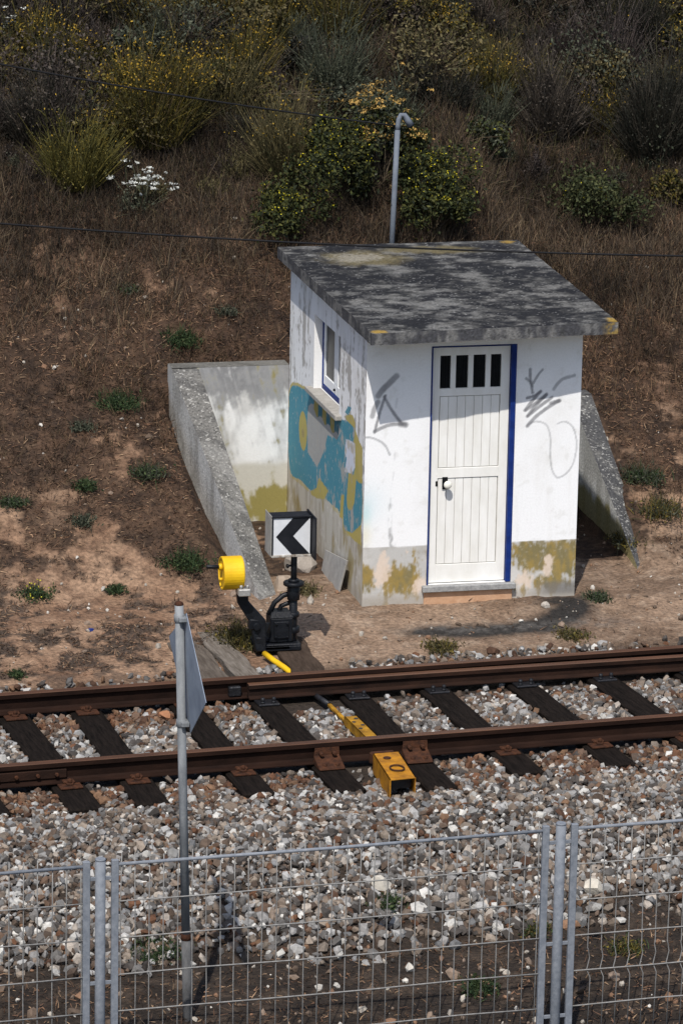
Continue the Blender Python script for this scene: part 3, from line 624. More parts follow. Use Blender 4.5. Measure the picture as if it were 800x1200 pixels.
# window
wn = MB(); X0 = .085; f = .03
wn.box((X0-.012, wy0+.002, wz0+.002), (X0+.05, wy1-.002, wz0+.045), .003); wn.box((X0-.012, wy0+.002, wz1-.03), (X0+.05, wy1-.002, wz1-.002), .003); wn.box((X0-.012, wy0+.002, wz0+.045), (X0+.05, wy0+f, wz1-.03), .003); wn.box((X0-.012, wy1-f, wz0+.045), (X0+.05, wy1-.002, wz1-.03), .003)
win = wn.build('window', M_blue, hut)
ym = (wy0+wy1)/2-.02
for y0, y1, xo in ((ym, wy1-f-.002, -.004), (wy0+f+.002, ym-.003, -.004)):
    s = MB(); a, b_ = X0+xo, X0+xo+.04; t = .055; z0, z1 = wz0+.047, wz1-.032
    s.box((a, y0, z0), (b_, y1, z0+.085), .003); s.box((a, y0, z1-.03), (b_, y1, z1), .003); s.box((a, y0, z0+.085), (b_, y0+t+.03, z1-.03), .003); s.box((a, y1-t, z0+.085), (b_, y1, z1-.03), .003); s.build('sash', M_sash, win)
    s = MB(); s.box((a+.012, y0+.03, z0+.03), (a+.02, y1-.03, z1-.015), 0); s.build('pane', M_glass, win)
s = MB(); s.ball((X0-.012, ym+.03, wz0+.09), .012, 2); s.build('catch', M_dark, win)
s = MB(); s.box((-.055, wy0-.09, wz0-.045), (X0-.014, wy1+.10, wz0+.001), .006); s.build('window_sill', M_sill, hut)
# dark interior shell so the window never looks into daylight
s = MB(); s.box((T+.002, T+.002, 0), (W-.03, D-.03, ZW-.03), 0); s.build('interior', M_dark, hut)

# ------------------------------------------------------------------ retaining walls beside the hut
def wing_col(V, mode):
    x, y, z = V.T; a = x+y; n = fbm(a*3, z*3, 81); n2 = fbm(a*11, z*11, 82); n3 = fbm(x*38+z*11, y*38, 83, 3); st = fbm(a*7, z*1.6, 84)
    if mode == 'top':
        dk = sstep(1.5, 2.2, x)
        c = np.full((len(x), 3), (.135,.13,.12)); c = mixc(c, (.075,.073,.07), sstep(.42, .62, n2)*.7); c = mixc(c, (.050,.050,.052), dk*.8*sstep(.3, .5, n2*.6+n3*.4)); n5 = vnoise(x*70, y*70+z*45, 85); n6 = vnoise(x*80+5, y*80+z*50, 86)
        c = mixc(c, (.36,.35,.325), sstep(.76, .90, n5)*.9); c = mixc(c, (.03,.03,.03), sstep(.74, .88, n6)*.8); return mixc(c, (.24,.235,.22), sstep(.60, .72, n)*.5*(1-dk))
    if mode == 'panel':
        c = mixc(np.full((len(x), 3), (.74,.74,.73)), (.56,.55,.53), sstep(.4, .7, n)); c = mixc(c, (.15,.15,.155), sstep(.30, .80, .85*sstep(.80, 1.34, z)+.9*(st-.47)+.9*(n2-.5)+.5*(n3-.5))*.88); c = mixc(c, (.40,.40,.40), sstep(.50, .75, .4*n2+.35*st+.35*n3)*.55); c = mixc(c, (.30,.30,.30), sstep(.52, .72, st)*sstep(.2, 1.1, z)*.5)
        e = sstep(.54, .47, z+.05*(n-.5)+.04*(n2-.5)); c = mixc(c, (.50,.48,.42), e); return mixc(c, (.23,.19,.035), sstep(.25, .75, (np.exp(-((z-.10)/.20)**4)*sstep(-.60, -.30, x))*(1.)+1.1*(n2-.5)+1.2*(st-.5)+.7*(n3-.5))*.9)
    c = mixc(np.full((len(x), 3), (.42,.41,.39)), (.28,.27,.25), sstep(.4, .65, st)); c = mixc(c, (.55,.54,.52), sstep(.55, .7, n2)*.4)
    if mode == 'inner': c = mixc(np.full((len(x), 3), (.62,.61,.58)), (.42,.41,.38), sstep(.42, .65, st)); c = mixc(c, (.24,.20,.05), sstep(.45, .65, sstep(.55, .1, z)*(.5+.9*st))*.8)
    return c
def wedge(name, root, ib, ob, if_, of_, zb, zf, inner):
    """sloping coping wall from its back end (ib, ob) down to its foot (if_, of_)"""
    P = lambda p, z: np.array([p[0], p[1], z]); k = -.45; ps = []
    ps.append(quad_patch((P(ib, zb), P(if_, zf), P(of_, zf), P(ob, zb)), .007, lambda V: wing_col(V, 'top')))
    ps.append(quad_patch((P(ib, k), P(if_, k), P(if_, zf), P(ib, zb)), .02, lambda V: wing_col(V, 'inner'))); ps.append(quad_patch((P(of_, k), P(ob, k), P(ob, zb), P(of_, zf)), .02, lambda V: wing_col(V, 'outer')))
    ps.append(quad_patch((P(if_, k), P(of_, k), P(of_, zf), P(if_, zf)), .02, lambda V: wing_col(V, 'outer'))); ps.append(quad_patch((P(ob, k), P(ib, k), P(ib, zb), P(ob, zb)), .05, lambda V: wing_col(V, 'outer')))
    V, F, C = join(ps); return raw(name, V, F, M_conc, root, C)
rwl = thing('retaining_wall', 'whitewashed retaining wall with sloping speckled coping left of the hut', 'wall', (0,0,0))
wedge('sloping_wall', rwl, (-.825,2.90), (-1.065,2.90), (-.640,.44), (-.81,.29), 1.395, -.01, True)
ps = [grid_patch((-.84,2.89,-.3), (-.003,2.89,-.3), (-.84,2.89,1.40), .010, lambda V: wing_col(V, 'panel')), quad_patch((np.array([-1.065,2.892,1.402]), np.array([-.003,2.89,1.402]), np.array([-.003,3.09,1.402]), np.array([-1.065,3.09,1.402])), .012, lambda V: mixc(wing_col(V, 'top'), (.10,.095,.08), np.full(len(V), .5))), grid_patch((-.003,3.09,-.3), (-1.065,3.09,-.3), (-.003,3.09,1.402), .1, lambda V: wing_col(V, 'outer')), grid_patch((-1.065,3.09,.5), (-1.065,2.90,.5), (-1.065,3.09,1.402), .1, lambda V: wing_col(V, 'outer'))]
V, F, C = join(ps); raw('back_panel', V, F, M_plaster, rwl, C)
b = MB(); q = on_z(252, 561, .72)
rwr = thing('retaining_wall', 'retaining wall with dark sloping coping right of the hut', 'wall', (0,0,0))
fi = on_z(746, 664, 0); 
wedge('sloping_wall', rwr, (fi[0]+.0,2.90), (fi[0]+.20,2.90), (fi[0],fi[1]), (fi[0]+.19,fi[1]+.26), 1.03, .0, True)
ps = [grid_patch((W+.003,2.89,-.3), (fi[0],2.89,-.3), (W+.003,2.89,1.03), .02, lambda V: wing_col(V, 'panel')), quad_patch((np.array([W+.003,2.89,1.034]), np.array([fi[0]+.2,2.892,1.034]), np.array([fi[0]+.2,3.09,1.034]), np.array([W+.003,3.09,1.034])), .03, lambda V: wing_col(V, 'top')), grid_patch((fi[0]+.2,3.09,-.3), (W+.003,3.09,-.3), (fi[0]+.2,3.09,1.034), .1, lambda V: wing_col(V, 'outer'))]
V, F, C = join(ps); raw('back_panel', V, F, M_plaster, rwr, C)
# fibre-cement sheet leaning on the left wall
b = MB(); b.prism([(-.075,1.13,-.06), (-.08,.46,-.05), (-.028,.39,.255), (-.028,1.18,.14)], (-.018,0,.006)); b.bevel(.003)
tag(b.build('leaning_sheet', M_slab, loc=(-.13,.8,-.06)), 'grey cement sheet leaning against the left wall of the hut', 'sheet')

# ------------------------------------------------------------------ point lever with lantern and counterweight
YB = -.95
bx = on_y(343, 752, YB); px_ = float(bx[0]); st = thing('point_lever', 'black point lever stand with arrow lantern and yellow counterweight', 'point lever', (px_, YB, -.07))
OX, OY, OZ = px_, YB, -.07
def SB(): return MB()
def fin(m, name, mt, parent=st): return m.build(name, mt, parent)
def shift(o): o.data.transform(Matrix.Translation((-OX, -OY, -OZ))); return o
def zof(v): return float(on_y(343, v, YB)[2])
b = SB(); b.box((px_-.33, YB-.10, -.068), (px_+.05, YB+.22, -.02), .008); b.box((px_-.30, YB-.02, -.02), (px_+.03, YB+.14, .0), .006)
b.box((px_-.33, YB-.13, -.066), (px_+.04, YB-.10, -.03), .004); base = shift(fin(b, 'base_frame', M_blk))
b = SB(); b.box((px_-.20, YB-.06, -.02), (px_-.01, YB+.12, .19), .012); b.prism([(px_-.20, YB-.06, .19), (px_-.01, YB-.06, .19), (px_-.03, YB-.02, .23), (px_-.18, YB-.02, .23)], (0,.12,0)); shift(fin(b, 'gear_housing', M_blk))
b = SB(); b.box((px_-.17, YB-.075, .02), (px_-.05, YB-.058, .16), .004)
for sx in (-.155, -.065):
    for sz in (.035, .145): b.cyl((px_+sx, YB-.072, sz), (px_+sx, YB-.09, sz), .010, 6)
shift(fin(b, 'housing_cover', M_blk))
b = SB(); pts = [(px_-.20, YB+.02, .20), (px_-.15, YB+.02, .30), (px_-.08, YB+.02, .355), (px_-.01, YB+.02, .375)]; b.tube(pts, .022, 8); b.tube([(px_-.13, YB+.06, .16), (px_-.09, YB+.05, .26), (px_, YB+.03, .30)], .02, 8); shift(fin(b, 'curved_link', M_blk))
zf = zof(683)
b = SB(); b.cyl((px_, YB, -.08), (px_, YB, zf-.12), .034, 16); b.cyl((px_, YB, zf-.14), (px_, YB, zf-.02), .052, 16); b.cyl((px_, YB, .05), (px_, YB, .10), .055, 16); b.cyl((px_, YB, .18), (px_, YB, .22), .05, 16); shift(fin(b, 'spindle_post', M_blk))
b = SB(); b.cyl((px_, YB, zf-.02), (px_, YB, zf+.012), .085, 20, .006); b.cyl((px_, YB, zf+.010), (px_, YB, zf+.034), .045, 16, .006); shift(fin(b, 'flange', M_blk))
zl = float(on_y(341, 648, YB)[2]); zu = float(on_y(341, 603, YB)[2])
b = SB(); b.cyl((px_, YB, zf+.02), (px_, YB, zl+.01), .026, 12); b.cyl((px_-.01, YB-.01, zf+.15), (px_-.065, YB-.03, zf+.15), .009, 8); b.cyl((px_-.05, YB-.025, zf+.15), (px_-.068, YB-.031, zf+.15), .018, 6); shift(fin(b, 'lantern_stem', M_blk))
# lantern
xl = float(on_y(318, 627, YB-.06)[0]); xr = float(on_y(364, 627, YB-.06)[0]); yf = YB-.07; yk = YB+.10
b = SB(); b.box((xl, yf+.004, zl), (xr, yk, zu), .004); lan = shift(fin(b, 'lantern', M_signblack))
b = SB(); b.box((xl-.006, yf-.01, zl-.008), (xl-.001, yk+.05, zu+.012), .001); shift(fin(b, 'side_plate', M_signgrey, lan))
b = SB(); b.box((xr+.001, yf-.15, zl-.012), (xr+.012, yk, zu+.018), .001); shift(fin(b, 'hood', M_signblack, lan))
b = SB(); b.box((xl-.004, yf-.012, zu-.008), (xr, yf+.004, zu+.008), .002); b.box((xl+.0, yf-.012, zl), (xl+.012, yf+.004, zu-.009), .002); b.box((xr-.008, yf-.012, zl), (xr, yf+.004, zu-.009), .002); shift(fin(b, 'face_rim', M_signblack, lan))
b = SB(); b.box((xl, yf-.014, zl-.012), (xr, yf+.004, zl+.006), .002); shift(fin(b, 'lower_rim', mat('worn_rim', (.14,.10,.07), (.55,.54,.50), 25, .7), lan))
b = SB(); b.box((xl+.012, yf-.002, zl+.006), (xr-.008, yf+.003, zu-.009), 0); face = shift(fin(b, 'white_face', M_signwhite, lan))
fw = lambda x, z: (xl+.012+(xr-.020-xl)*(x-440)/197., yf-.0045, zu-.009-(zu-zl-.015)*(z-97)/203.)
b = SB(); b.prism([fw(455,199), fw(545,97), fw(636,97), fw(546,197), fw(636,299), fw(540,299)], (0,.002,0)); shift(fin(b, 'arrow_mark', M_signblack, lan))
# lever with drum
dl = on_y(283, 690, YB-.10); l0 = (px_-.22, YB-.06, .0)
cy = YB-.10
b = SB(); b.prism([(px_-.33, cy-.045, -.06), (px_-.25, cy-.045, -.06), (px_-.255, cy-.045, .20), (dl[0]+.055, cy-.02, dl[2]-.10), (dl[0]+.055, cy-.02, dl[2]+.01), (dl[0]-.045, cy-.02, dl[2]+.01), (dl[0]-.03, cy-.02, dl[2]-.12), (px_-.38, cy-.02, .18)], (0,.06,0)); b.bevel(.008)
b.box((px_-.39, cy-.035, .12), (px_-.27, cy+.04, .21), .01); b.box((px_-.34, cy-.04, .0), (px_-.25, cy+.05, .06), .01); b.cyl((px_-.33, cy-.06, .15), (px_-.33, cy+.06, .15), .03, 12)
lev = shift(fin(b, 'lever_arm', M_blk))
b = SB(); b.prism([(px_-.33, cy-.03, -.05), (px_-.30, cy-.03, -.05), (px_-.22, cy-.03, .17), (px_-.25, cy-.03, .17)], (0,.03,0)); b.box((px_-.29, cy-.03, -.055), (px_-.05, cy, -.03), .004); shift(fin(b, 'side_bracket', M_blk))
b = SB(); b.box((dl[0]-.05, cy-.135, dl[2]-.03), (dl[0]+.05, cy-.02, dl[2]+.03), .008)
for sx in (-.026, .026): b.cyl((dl[0]+sx, cy-.11, dl[2]+.03), (dl[0]+sx, cy-.11, dl[2]+.06), .014, 6)
shift(fin(b, 'clamp', M_silver))
dc = on_y(264, 671.5, cy); Rr = .136; dz = dc[2]
b = SB(); X0_, X1_ = dc[0]-.02, dc[0]+.150
b.lathe((X0_, cy, dz), [(-.004, .03), (-.004, Rr*.86), (-.012, Rr*.89), (-.012, Rr*.97), (-.006, Rr), (.148, Rr), (.155, Rr*.97), (.155, .03)]); drum = shift(fin(b, 'counterweight', M_yel))
b = SB(); b.cyl((X0_-.035, cy-.01, dz+.055), (X0_-.008, cy-.01, dz+.055), .028, 14); b.cyl((X0_-.03, cy-.02, dz-.045), (X0_-.008, cy-.02, dz-.045), .014, 8); shift(fin(b, 'hub_boss', M_yel, drum))
hp = on_y(242, 664, cy-.01); b = SB(); b.cyl((X0_-.03, cy-.01, dz+.055), (hp[0], cy-.01, hp[2]), .016, 12); shift(fin(b, 'handle', M_blk, drum))
# yellow throw rod
zr = -.085
A = [on_z(*p, z) for p, z in (((310,766), -.06), ((322,775), -.075), ((334,783), -.10), ((345,792), -.13))]
tr = thing('throw_rod', 'yellow throw rod running from the point lever under both rails', 'rod', tuple(A[0]))
SH = Matrix.Translation(-Vector(A[0]))
def bt(m, name, mt): o = m.build(name, mt, tr); o.data.transform(SH); return o
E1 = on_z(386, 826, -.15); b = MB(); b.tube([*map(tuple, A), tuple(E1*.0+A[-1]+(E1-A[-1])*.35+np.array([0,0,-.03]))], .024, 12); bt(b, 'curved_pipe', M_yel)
b = MB(); b.tube([tuple(A[-1]+(E1-A[-1])*.34+np.array([0,0,-.03])), tuple(E1)], .022, 10); bt(b, 'shaded_pipe', M_oil_shade)  # rod section by the far rail coloured black to stand for shade
E2 = on_z(412, 847, -.145); E3 = on_z(425, 863, -.14); dd = (E3-E1); dd[2] = 0; dd /= np.linalg.norm(dd); nn = np.array([-dd[1], dd[0], 0])
Mx = rot_to(dd, nn, (0,0,0))
def loc2(p): v = p-np.array([0,0,0]); return np.array([v@dd, v@nn])
a1_, a2_, a3_ = loc2(E1), loc2(E2), loc2(E3)
b = MB(); b.box((a1_[0]-.02, a1_[1]-.016, -.165), (a2_[0], a1_[1]+.016, -.14), .004, Mx); bt(b, 'flat_bar', M_yelold)
b = MB()
for sy in (-.055, .04): b.box((a2_[0]-.03, a2_[1]+sy, -.17), (a3_[0]+.15, a2_[1]+sy+.014, -.10), .003, Mx)
b.box((a2_[0]-.03, a2_[1]-.055, -.112), (a3_[0]+.15, a2_[1]+.054, -.10), .003, Mx); cl = bt(b, 'slotted_clevis', M_yelold)
b = MB()
for k in range(4): b.cyl(Mx @ Vector((a2_[0]+.04+.085*k, a2_[1]+.022*(-1)**k, -.101)), Mx @ Vector((a2_[0]+.04+.085*k, a2_[1]+.022*(-1)**k, -.097)), .017, 10, .001)
bt(b, 'adjusting_hole', M_oil_shade)
E4 = np.array([E3[0]+dd[0]*1.35, E3[1]+dd[1]*1.35, 0]); a4_ = loc2(E4)
b = MB(); b.box((a3_[0]+.1, a2_[1]-.02, -.18), (a3_[0]+1.05, a2_[1]+.02, -.158), .004, Mx); bt(b, 'hidden_bar', M_oil_shade)
# orange cover box outside the near rail
zt_ = -.035; c1, c2, c3, c4 = [on_z(*p, zt_) for p in ((437,883), (467,880.5), (487,911), (457,914))]
cb = thing('cover_box', 'worn orange steel cover box with a ring handle outside the near rail', 'cover box', tuple((c3+c4)/2+np.array([0,0,-.2])))
Sh2 = Matrix.Translation(-Vector(cb.location))
def lower(p, dz, s=0): return p+np.array([s, 0, dz])
dep = -.15
b = MB()
def plate(P, t):
    n = Vector(np.cross(P[1]-P[0], P[3]-P[0])).normalized()*t; b.prism([tuple(p) for p in P], n)
plate([c1, c2, c3, c4], .006); plate([c1, c4, lower(c4, dep), lower(c1, dep)], .006); plate([c2, c3, lower(c3, dep), lower(c2, dep)], -.006); plate([c1, c2, lower(c2, dep), lower(c1, dep)], -.006)
o = b.build('cover_shell', M_orange, cb); o.data.transform(Sh2)
b = MB(); cen = (c1+c2+c3+c4)/4; cen = cen*.7+(c3+c4)/2*.3; ring = [(cen[0]+.052*math.cos(a), cen[1]+.052*math.sin(a)*1.3, cen[2]+.012) for a in np.linspace(0, 2*math.pi, 25)]; b.tube(ring, .006, 6, False); o = b.build('ring_handle', M_plate, cb); o.data.transform(Sh2)
b = MB(); t1 = (c1+c2)/2*.55+(c1+c2+c3+c4)/4*.45; b.cyl(tuple(t1+np.array([-.02,0,0])), tuple(t1+np.array([-.02,0,.008])), .03, 14, .002); o = b.build('lid_disc', M_plate, cb); o.data.transform(Sh2)
ins = [p+np.array([0,0,dep+.01]) for p in (c1, c2, c3, c4)]
b = MB(); cc = (c1+c2+c3+c4)/4; b.prism([tuple(cc+(p-cc)*.82+np.array([0,.02,dep+.05])) for p in (c1, c2, c3, c4)], (0,0,.07)); o = b.build('inner_block', M_oil_shade, cb); o.data.transform(Sh2)  # dark block filling the open inside of the cover
b = MB(); b.box((-.11, 0, -.13), (.08, .05, -.04), .01, rot_to(U, NRM, ((c1+c2)/2)*np.array([1,1,0])+NRM*.02)); o = b.build('rail_bracket', M_plate, cb); o.data.transform(Sh2)
# old grey planks left of the lever
pk = [on_z(*p, -.08) for p in ((249,736), (313,792), (283,800), (222,741), (222,800))]
def plank(a, b_, w, th, z0, label, mt):
    a = np.array(a); b_ = np.array(b_); L = np.linalg.norm(b_-a); d = (b_-a)/L; n = np.array([-d[1], d[0]]); o_ = MB(); seg = 14
    o_.box((-w/2, 0, 0), (w/2, L, th), .01)
    bm = o_.bm; bmesh.ops.subdivide_edges(bm, edges=[e for e in bm.edges if abs((e.verts[0].co-e.verts[1].co).y) > L*.5], cuts=seg)
    for v in bm.verts: v.co.x += .012*math.sin(v.co.y*9+w*50)+random.uniform(-.004, .004); v.co.z += random.uniform(-.004, .004)
    ob = o_.build('timber_plank', mt); ob.location = (a[0], a[1], z0); ob.rotation_euler = (0, 0, math.atan2(-d[0], d[1])); return tag(ob, label, 'plank')
P1 = on_z(240, 739, -.06); P2 = on_z(298, 797, -.06)
plank(P1[:2], P2[:2], .20, .10, -.155, 'weathered grey plank with split ends, nearer the point lever', M_grey)
P3 = on_z(216, 752, -.07); P4 = on_z(255, 802, -.07)
plank(P3[:2], P4[:2], .27, .085, -.150, 'darker grey plank behind the sign plate, left of the split plank', mat('dull_brown_plank', (.06,.048,.038), (.13,.108,.088), 4, .9, 0, .9, 40, streak=(10,1,10)))
Q1 = on_z(327, 735, -.072); Q2 = on_z(366, 793, -.072); plank(Q1[:2], Q2[:2], .27, .12, -.192, 'dark brown timber baulk under the point lever stand', mat('brown_baulk', (.03,.02,.014), (.065,.045,.033), 5, .9, 0, .8, 50, streak=(9,1,9), c3=(.10,.075,.055)))
p = on_ground(105, 738); b = MB(); b.box((-.03,-.02,0), (.03,.02,.012), .004); b.box((.0,-.008,.010), (.05,.018,.022), .004)
o = b.build('plastic_scrap', M_scrap); o.location = (p[0], p[1], float(H(p[0], p[1]))-.002); o.rotation_euler = (.1,.2,.7); tag(o, 'small blue plastic scrap on the dark litter left of the sign', 'scrap')

# ------------------------------------------------------------------ leaning sign seen from behind
zb_ = float(H(-2.93, -7.40)); B0 = on_z(220, 1195, zb_); T0 = on_y(210, 709, B0[1])
sg = thing('sign_post', 'leaning galvanised sign post with a rhombus plate seen from behind', 'sign', tuple(B0))
sh3 = Matrix.Translation(-Vector(B0)); ax = (T0-B0)/np.linalg.norm(T0-B0)
def bs(m, name, mt): o = m.build(name, mt, sg); o.data.transform(sh3); return o
b = MB(); b.tube([tuple(B0-ax*.3), tuple(B0+ax*.57)], .031, 16); bs(b, 'lower_sleeve', mat('dark_grey_steel', (.055,.055,.057), (.12,.12,.12), 16, .7, 0, .15, 60, streak=(1,1,.4)))  # sleeve in a darker grey than the pole above it
b = MB(); b.tube([tuple(B0+ax*.50), tuple(T0)], .0285, 16); bs(b, 'pole', M_galvold)
b = MB(); b.cyl(tuple(B0+ax*.555), tuple(B0+ax*.60), .034, 16); bs(b, 'rust_collar', M_plate)
b = MB(); b.ball(tuple(T0+ax*.005), .03, 2, (1,1,.7)); bs(b, 'pole_cap', M_plate)
C4 = [on_y(u, v, B0[1]) for u, v in ((215,719), (197,746), (221,860), (239.5,824))]
# horizontal diagonal really runs along the viewing depth: move its ends in depth
dpt = .62
def at_y(u, v, y): return on_y(u, v, y)
top_, bot_ = at_y(211,719, B0[1]-.04), at_y(216,860, B0[1]-.04)
ctr_ = (top_+bot_)/2
lf = at_y(191,746, B0[1]+dpt-.04); rt_ = at_y(234,824, B0[1]-dpt-.04)
nv = Vector(np.cross(lf-rt_, top_-bot_)).normalized()
b = MB(); b.prism([tuple(p+np.array([.040,0,0])) for p in (top_, lf, bot_, rt_)], nv*.004); bs(b, 'plate', M_plateback)
for s_ in (.05, .92):
    pp = top_*(1-s_)+bot_*s_; b = MB(); tt = T0+(B0-T0)*np.clip((T0[2]-pp[2])/(T0[2]-B0[2]), 0, 1)
    b.cyl(tuple(tt-ax*.025), tuple(tt+ax*.025), .035, 16); b.box((tt[0]-.01, tt[1]-.06, tt[2]-.015), (tt[0]+.042, tt[1]+.05, tt[2]+.015), .003); bs(b, 'clamp', M_galvold)

# ------------------------------------------------------------------ fence
ZF = .80
pl_, pr_ = on_z(118, 1008, ZF), on_z(657, 966, ZF); fd = (pr_-pl_); fl = float(np.linalg.norm(fd)); fd /= fl; fn = np.array([-fd[1], fd[0], 0])
yaw_f = math.atan2(fd[1], fd[0]); FH = 1.56; ZG = ZF-FH
def fence_post(x, label):
    p = pl_+fd*x; r = thing('fence_post', label, 'post', (p[0], p[1], ZG), 'galvanised fence posts'); r.rotation_euler.z = yaw_f
    b = MB(); b.cyl((0,0,-.2), (0,0,FH), .033, 18, .003); b.build('tube', M_galv, r)
    b = MB(); b.cyl((0,0,FH-.002), (0,0,FH+.012), .0345, 18, .004); b.build('cap', M_galv, r)
    for z in (.25, FH-.12, .75):
        b = MB(); b.box((-.10,-.006,z-.012), (-.03,.006,z+.012), .002); b.build('bracket', M_galv, r); b = MB(); b.box((.03,-.006,z-.012), (.10,.006,z+.012), .002); b.build('bracket', M_galv, r)
fence_post(0, 'galvanised fence post at the left, between two panel uprights'); fence_post(fl, 'galvanised fence post at the right, between two panel uprights')
def fence_panel(x0, x1, label, kink=False, shift_=0.):
    p = pl_+fd*x0; r = thing('wire_fence', label, 'fence', (p[0], p[1], ZG), 'welded wire fences between the posts'); r.rotation_euler.z = yaw_f; L = x1-x0
    f = MB()
    for x in (.0175, L-.0175): f.box((x-.02,-.015,-.02), (x+.02,.015,FH-.005), .003)
    f.build('upright', M_galv, r) if False else None
    for x in (.0175, L-.0175):
        q = MB(); q.box((x-.0225,-.015,-.02), (x+.0225,.015,FH-.002), .003); q.build('upright', M_galv, r)
    f.bm.free()
    q = MB(); q.tube([(.04,0,FH-.035), (L*.5,0,FH-.04), (L-.04,0,FH-.035)], .0115, 8); q.build('top_rail', M_galv, r)
    cw = .0915; n = int((L-.05)/cw); off = (L-n*cw)/2+shift_; hz = [FH-.035-.243*k for k in range(0, 7)]
    q = MB()
    for z in hz[1:]:
        q.tube([(.03, -.003, z)]+[(L*t, -.003+random.uniform(-.004, .004), z+random.uniform(-.006, .006)) for t in (.2,.4,.6,.8)]+[(L-.03, -.003, z)], .0046, 6)
    q.build('horizontal_wires', M_wire, r)
    q = MB()
    for k in range(n+1):
        x = off+k*cw
        if x < .05 or x > L-.05: continue
        j = random.uniform(-.006, .006); top = FH+.008+random.uniform(0, .025); pts = [(x+j, .004, top), (x+random.uniform(-.004,.004), .004, FH-.3), (x+random.uniform(-.005,.005), .004, .70)]
        zk = hz[4]
        if kink: pts += [(x+.0, .004, zk+.14), (x+.022, .03, zk+.07), (x-.005, .004, zk), (x+.02, .004, zk-.06)]
        pts += [(x+random.uniform(-.004,.004)+(.012 if kink else 0), .004, .0)]
        q.tube(pts, .0040, 5)
    q.build('vertical_wires', M_wire, r)
fence_panel(.075, fl-.085, 'wide welded wire fence panel between the two posts')
fence_panel(fl+.075, fl+3.1, 'welded wire fence panel right of the right post with kinked wires', True)
fence_panel(-3.1, -.072, 'welded wire fence panel left of the left post', False)

# ------------------------------------------------------------------ lamp post and cables
YL = 4.3
lb = on_y(459, 283, YL); lt = on_y(465.5, 152, YL); zg = float(H(lb[0]-.03, YL)); axl = (lt-lb)/np.linalg.norm(lt-lb); l0 = lb+axl*(zg-lb[2])/axl[2]
lp = thing('lamp_post', 'grey steel lamp post with a small hooked lamp head behind the hut', 'lamp post', tuple(l0)); sh4 = Matrix.Translation(-Vector(l0))
def bl_(m, n, mt): o = m.build(n, mt, lp); o.data.transform(sh4); return o
M_lamp = mat('grey_painted_pole', (.10,.115,.14), (.15,.17,.20), 9, .6, 0)
b = MB(); b.tube([tuple(l0-axl*.3), tuple(lt)], .025, 14); bl_(b, 'pole', M_lamp)
hk = [on_y(u, v, YL) for u, v in ((465.5,154), (466,147), (467,140), (469.5,134.5), (473.5,135), (477,140.5), (481,147))]
b = MB(); b.tube([tuple(p) for p in hk], [.024,.024,.023,.022,.026,.031,.035], 12); bl_(b, 'lamp_head', M_lamp)
e = hk[-1]; e0 = hk[-2]; dv = (e-e0)/np.linalg.norm(e-e0); b = MB(); b.cyl(tuple(e-dv*.01), tuple(e+dv*.012), .031, 14); bl_(b, 'lamp_lens', M_dark)
def cable(pts, label, r=.0075):
    m = MB(); m.tube(pts, r, 6); o = m.build('overhead_cable', M_cable, loc=pts[0]); tag(o, label, 'cable'); return o
def sagged(a, b_, sag, n=40): a = np.array(a); b_ = np.array(b_); return [tuple(a+(b_-a)*t-np.array([0,0,4*sag*t*(1-t)])) for t in np.linspace(0, 1, n)]
YC = -12.; w1, w2, w3 = on_y(0,262,YC), on_y(400,287,YC), on_y(800,300,YC)
fx = np.polyfit([w1[0], w2[0], w3[0]], [w1[2], w2[2], w3[2]], 2)
cable([(x, YC, float(np.polyval(fx, x))) for x in np.linspace(-9, 3, 50)], 'black cable crossing the whole view just in front of the hut roof', .0052)
u0 = on_y(462, 147, YL-.03); u1 = on_y(0, 75, 4.0); ud = u1-u0; um = on_y(240, 114, (YL+4.0)/2)
tt = np.linspace(0, 2.2, 50); mid = (um-(u0+ud*.52)); cable([tuple(u0+ud*t+np.array([0,0,mid[2]*4*t*(1-t)])) for t in tt], 'thin black cable from the left sagging to the lamp post head', .009)

# ------------------------------------------------------------------ vegetation
def blades(P, Dv, L, w, bend, col, taper=.25):
    """thin two-segment leaf blades; P bases (n,3), Dv unit directions (n,3)"""
    n = len(P); side = np.cross(Dv, rng.normal(size=(n, 3))); side /= np.linalg.norm(side, axis=1)[:, None]+1e-9
    b = rng.normal(size=(n, 3))*bend[:, None]*L[:, None]; b[:, 2] -= np.abs(bend)*L*.5
    m = P+Dv*(L*.55)[:, None]+b*.3; t = P+Dv*L[:, None]+b
    s = side*(w/2)[:, None]
    V = np.stack([P-s, P+s, m+s*.8, m-s*.8, t+s*taper, t-s*taper], 1).reshape(-1, 3)
    o = 6*np.arange(n)[:, None]; F = np.concatenate([np.stack([o+0, o+1, o+2, o+3], -1), np.stack([o+3, o+2, o+4, o+5], -1)], 1).reshape(-1, 4)
    return V, F, np.repeat(col, 2, 0), t
def flat_leaves(P, size, col):
    n = len(P); a = rng.normal(size=(n, 3)); a /= np.linalg.norm(a, axis=1)[:, None]; b = np.cross(a, rng.normal(size=(n, 3))); b /= np.linalg.norm(b, axis=1)[:, None]
    a = a*size[:, None]; b = b*(size*.5)[:, None]
    V = np.stack([P-a, P+b, P+a, P-b], 1).reshape(-1, 3); F = (np.arange(4*n).reshape(n, 4)); return V, F, col
def pick(pal, n, j=.25): pal = np.array(pal); return pal[rng.choice(len(pal), n)]*rng.uniform(1-j, 1+j, (n, 1))
def updirs(n, spread):
    a = rng.uniform(0, 2*math.pi, n); t = np.abs(rng.normal(0, spread, n)); return np.stack([np.sin(t)*np.cos(a), np.sin(t)*np.sin(a), np.cos(t)], -1)
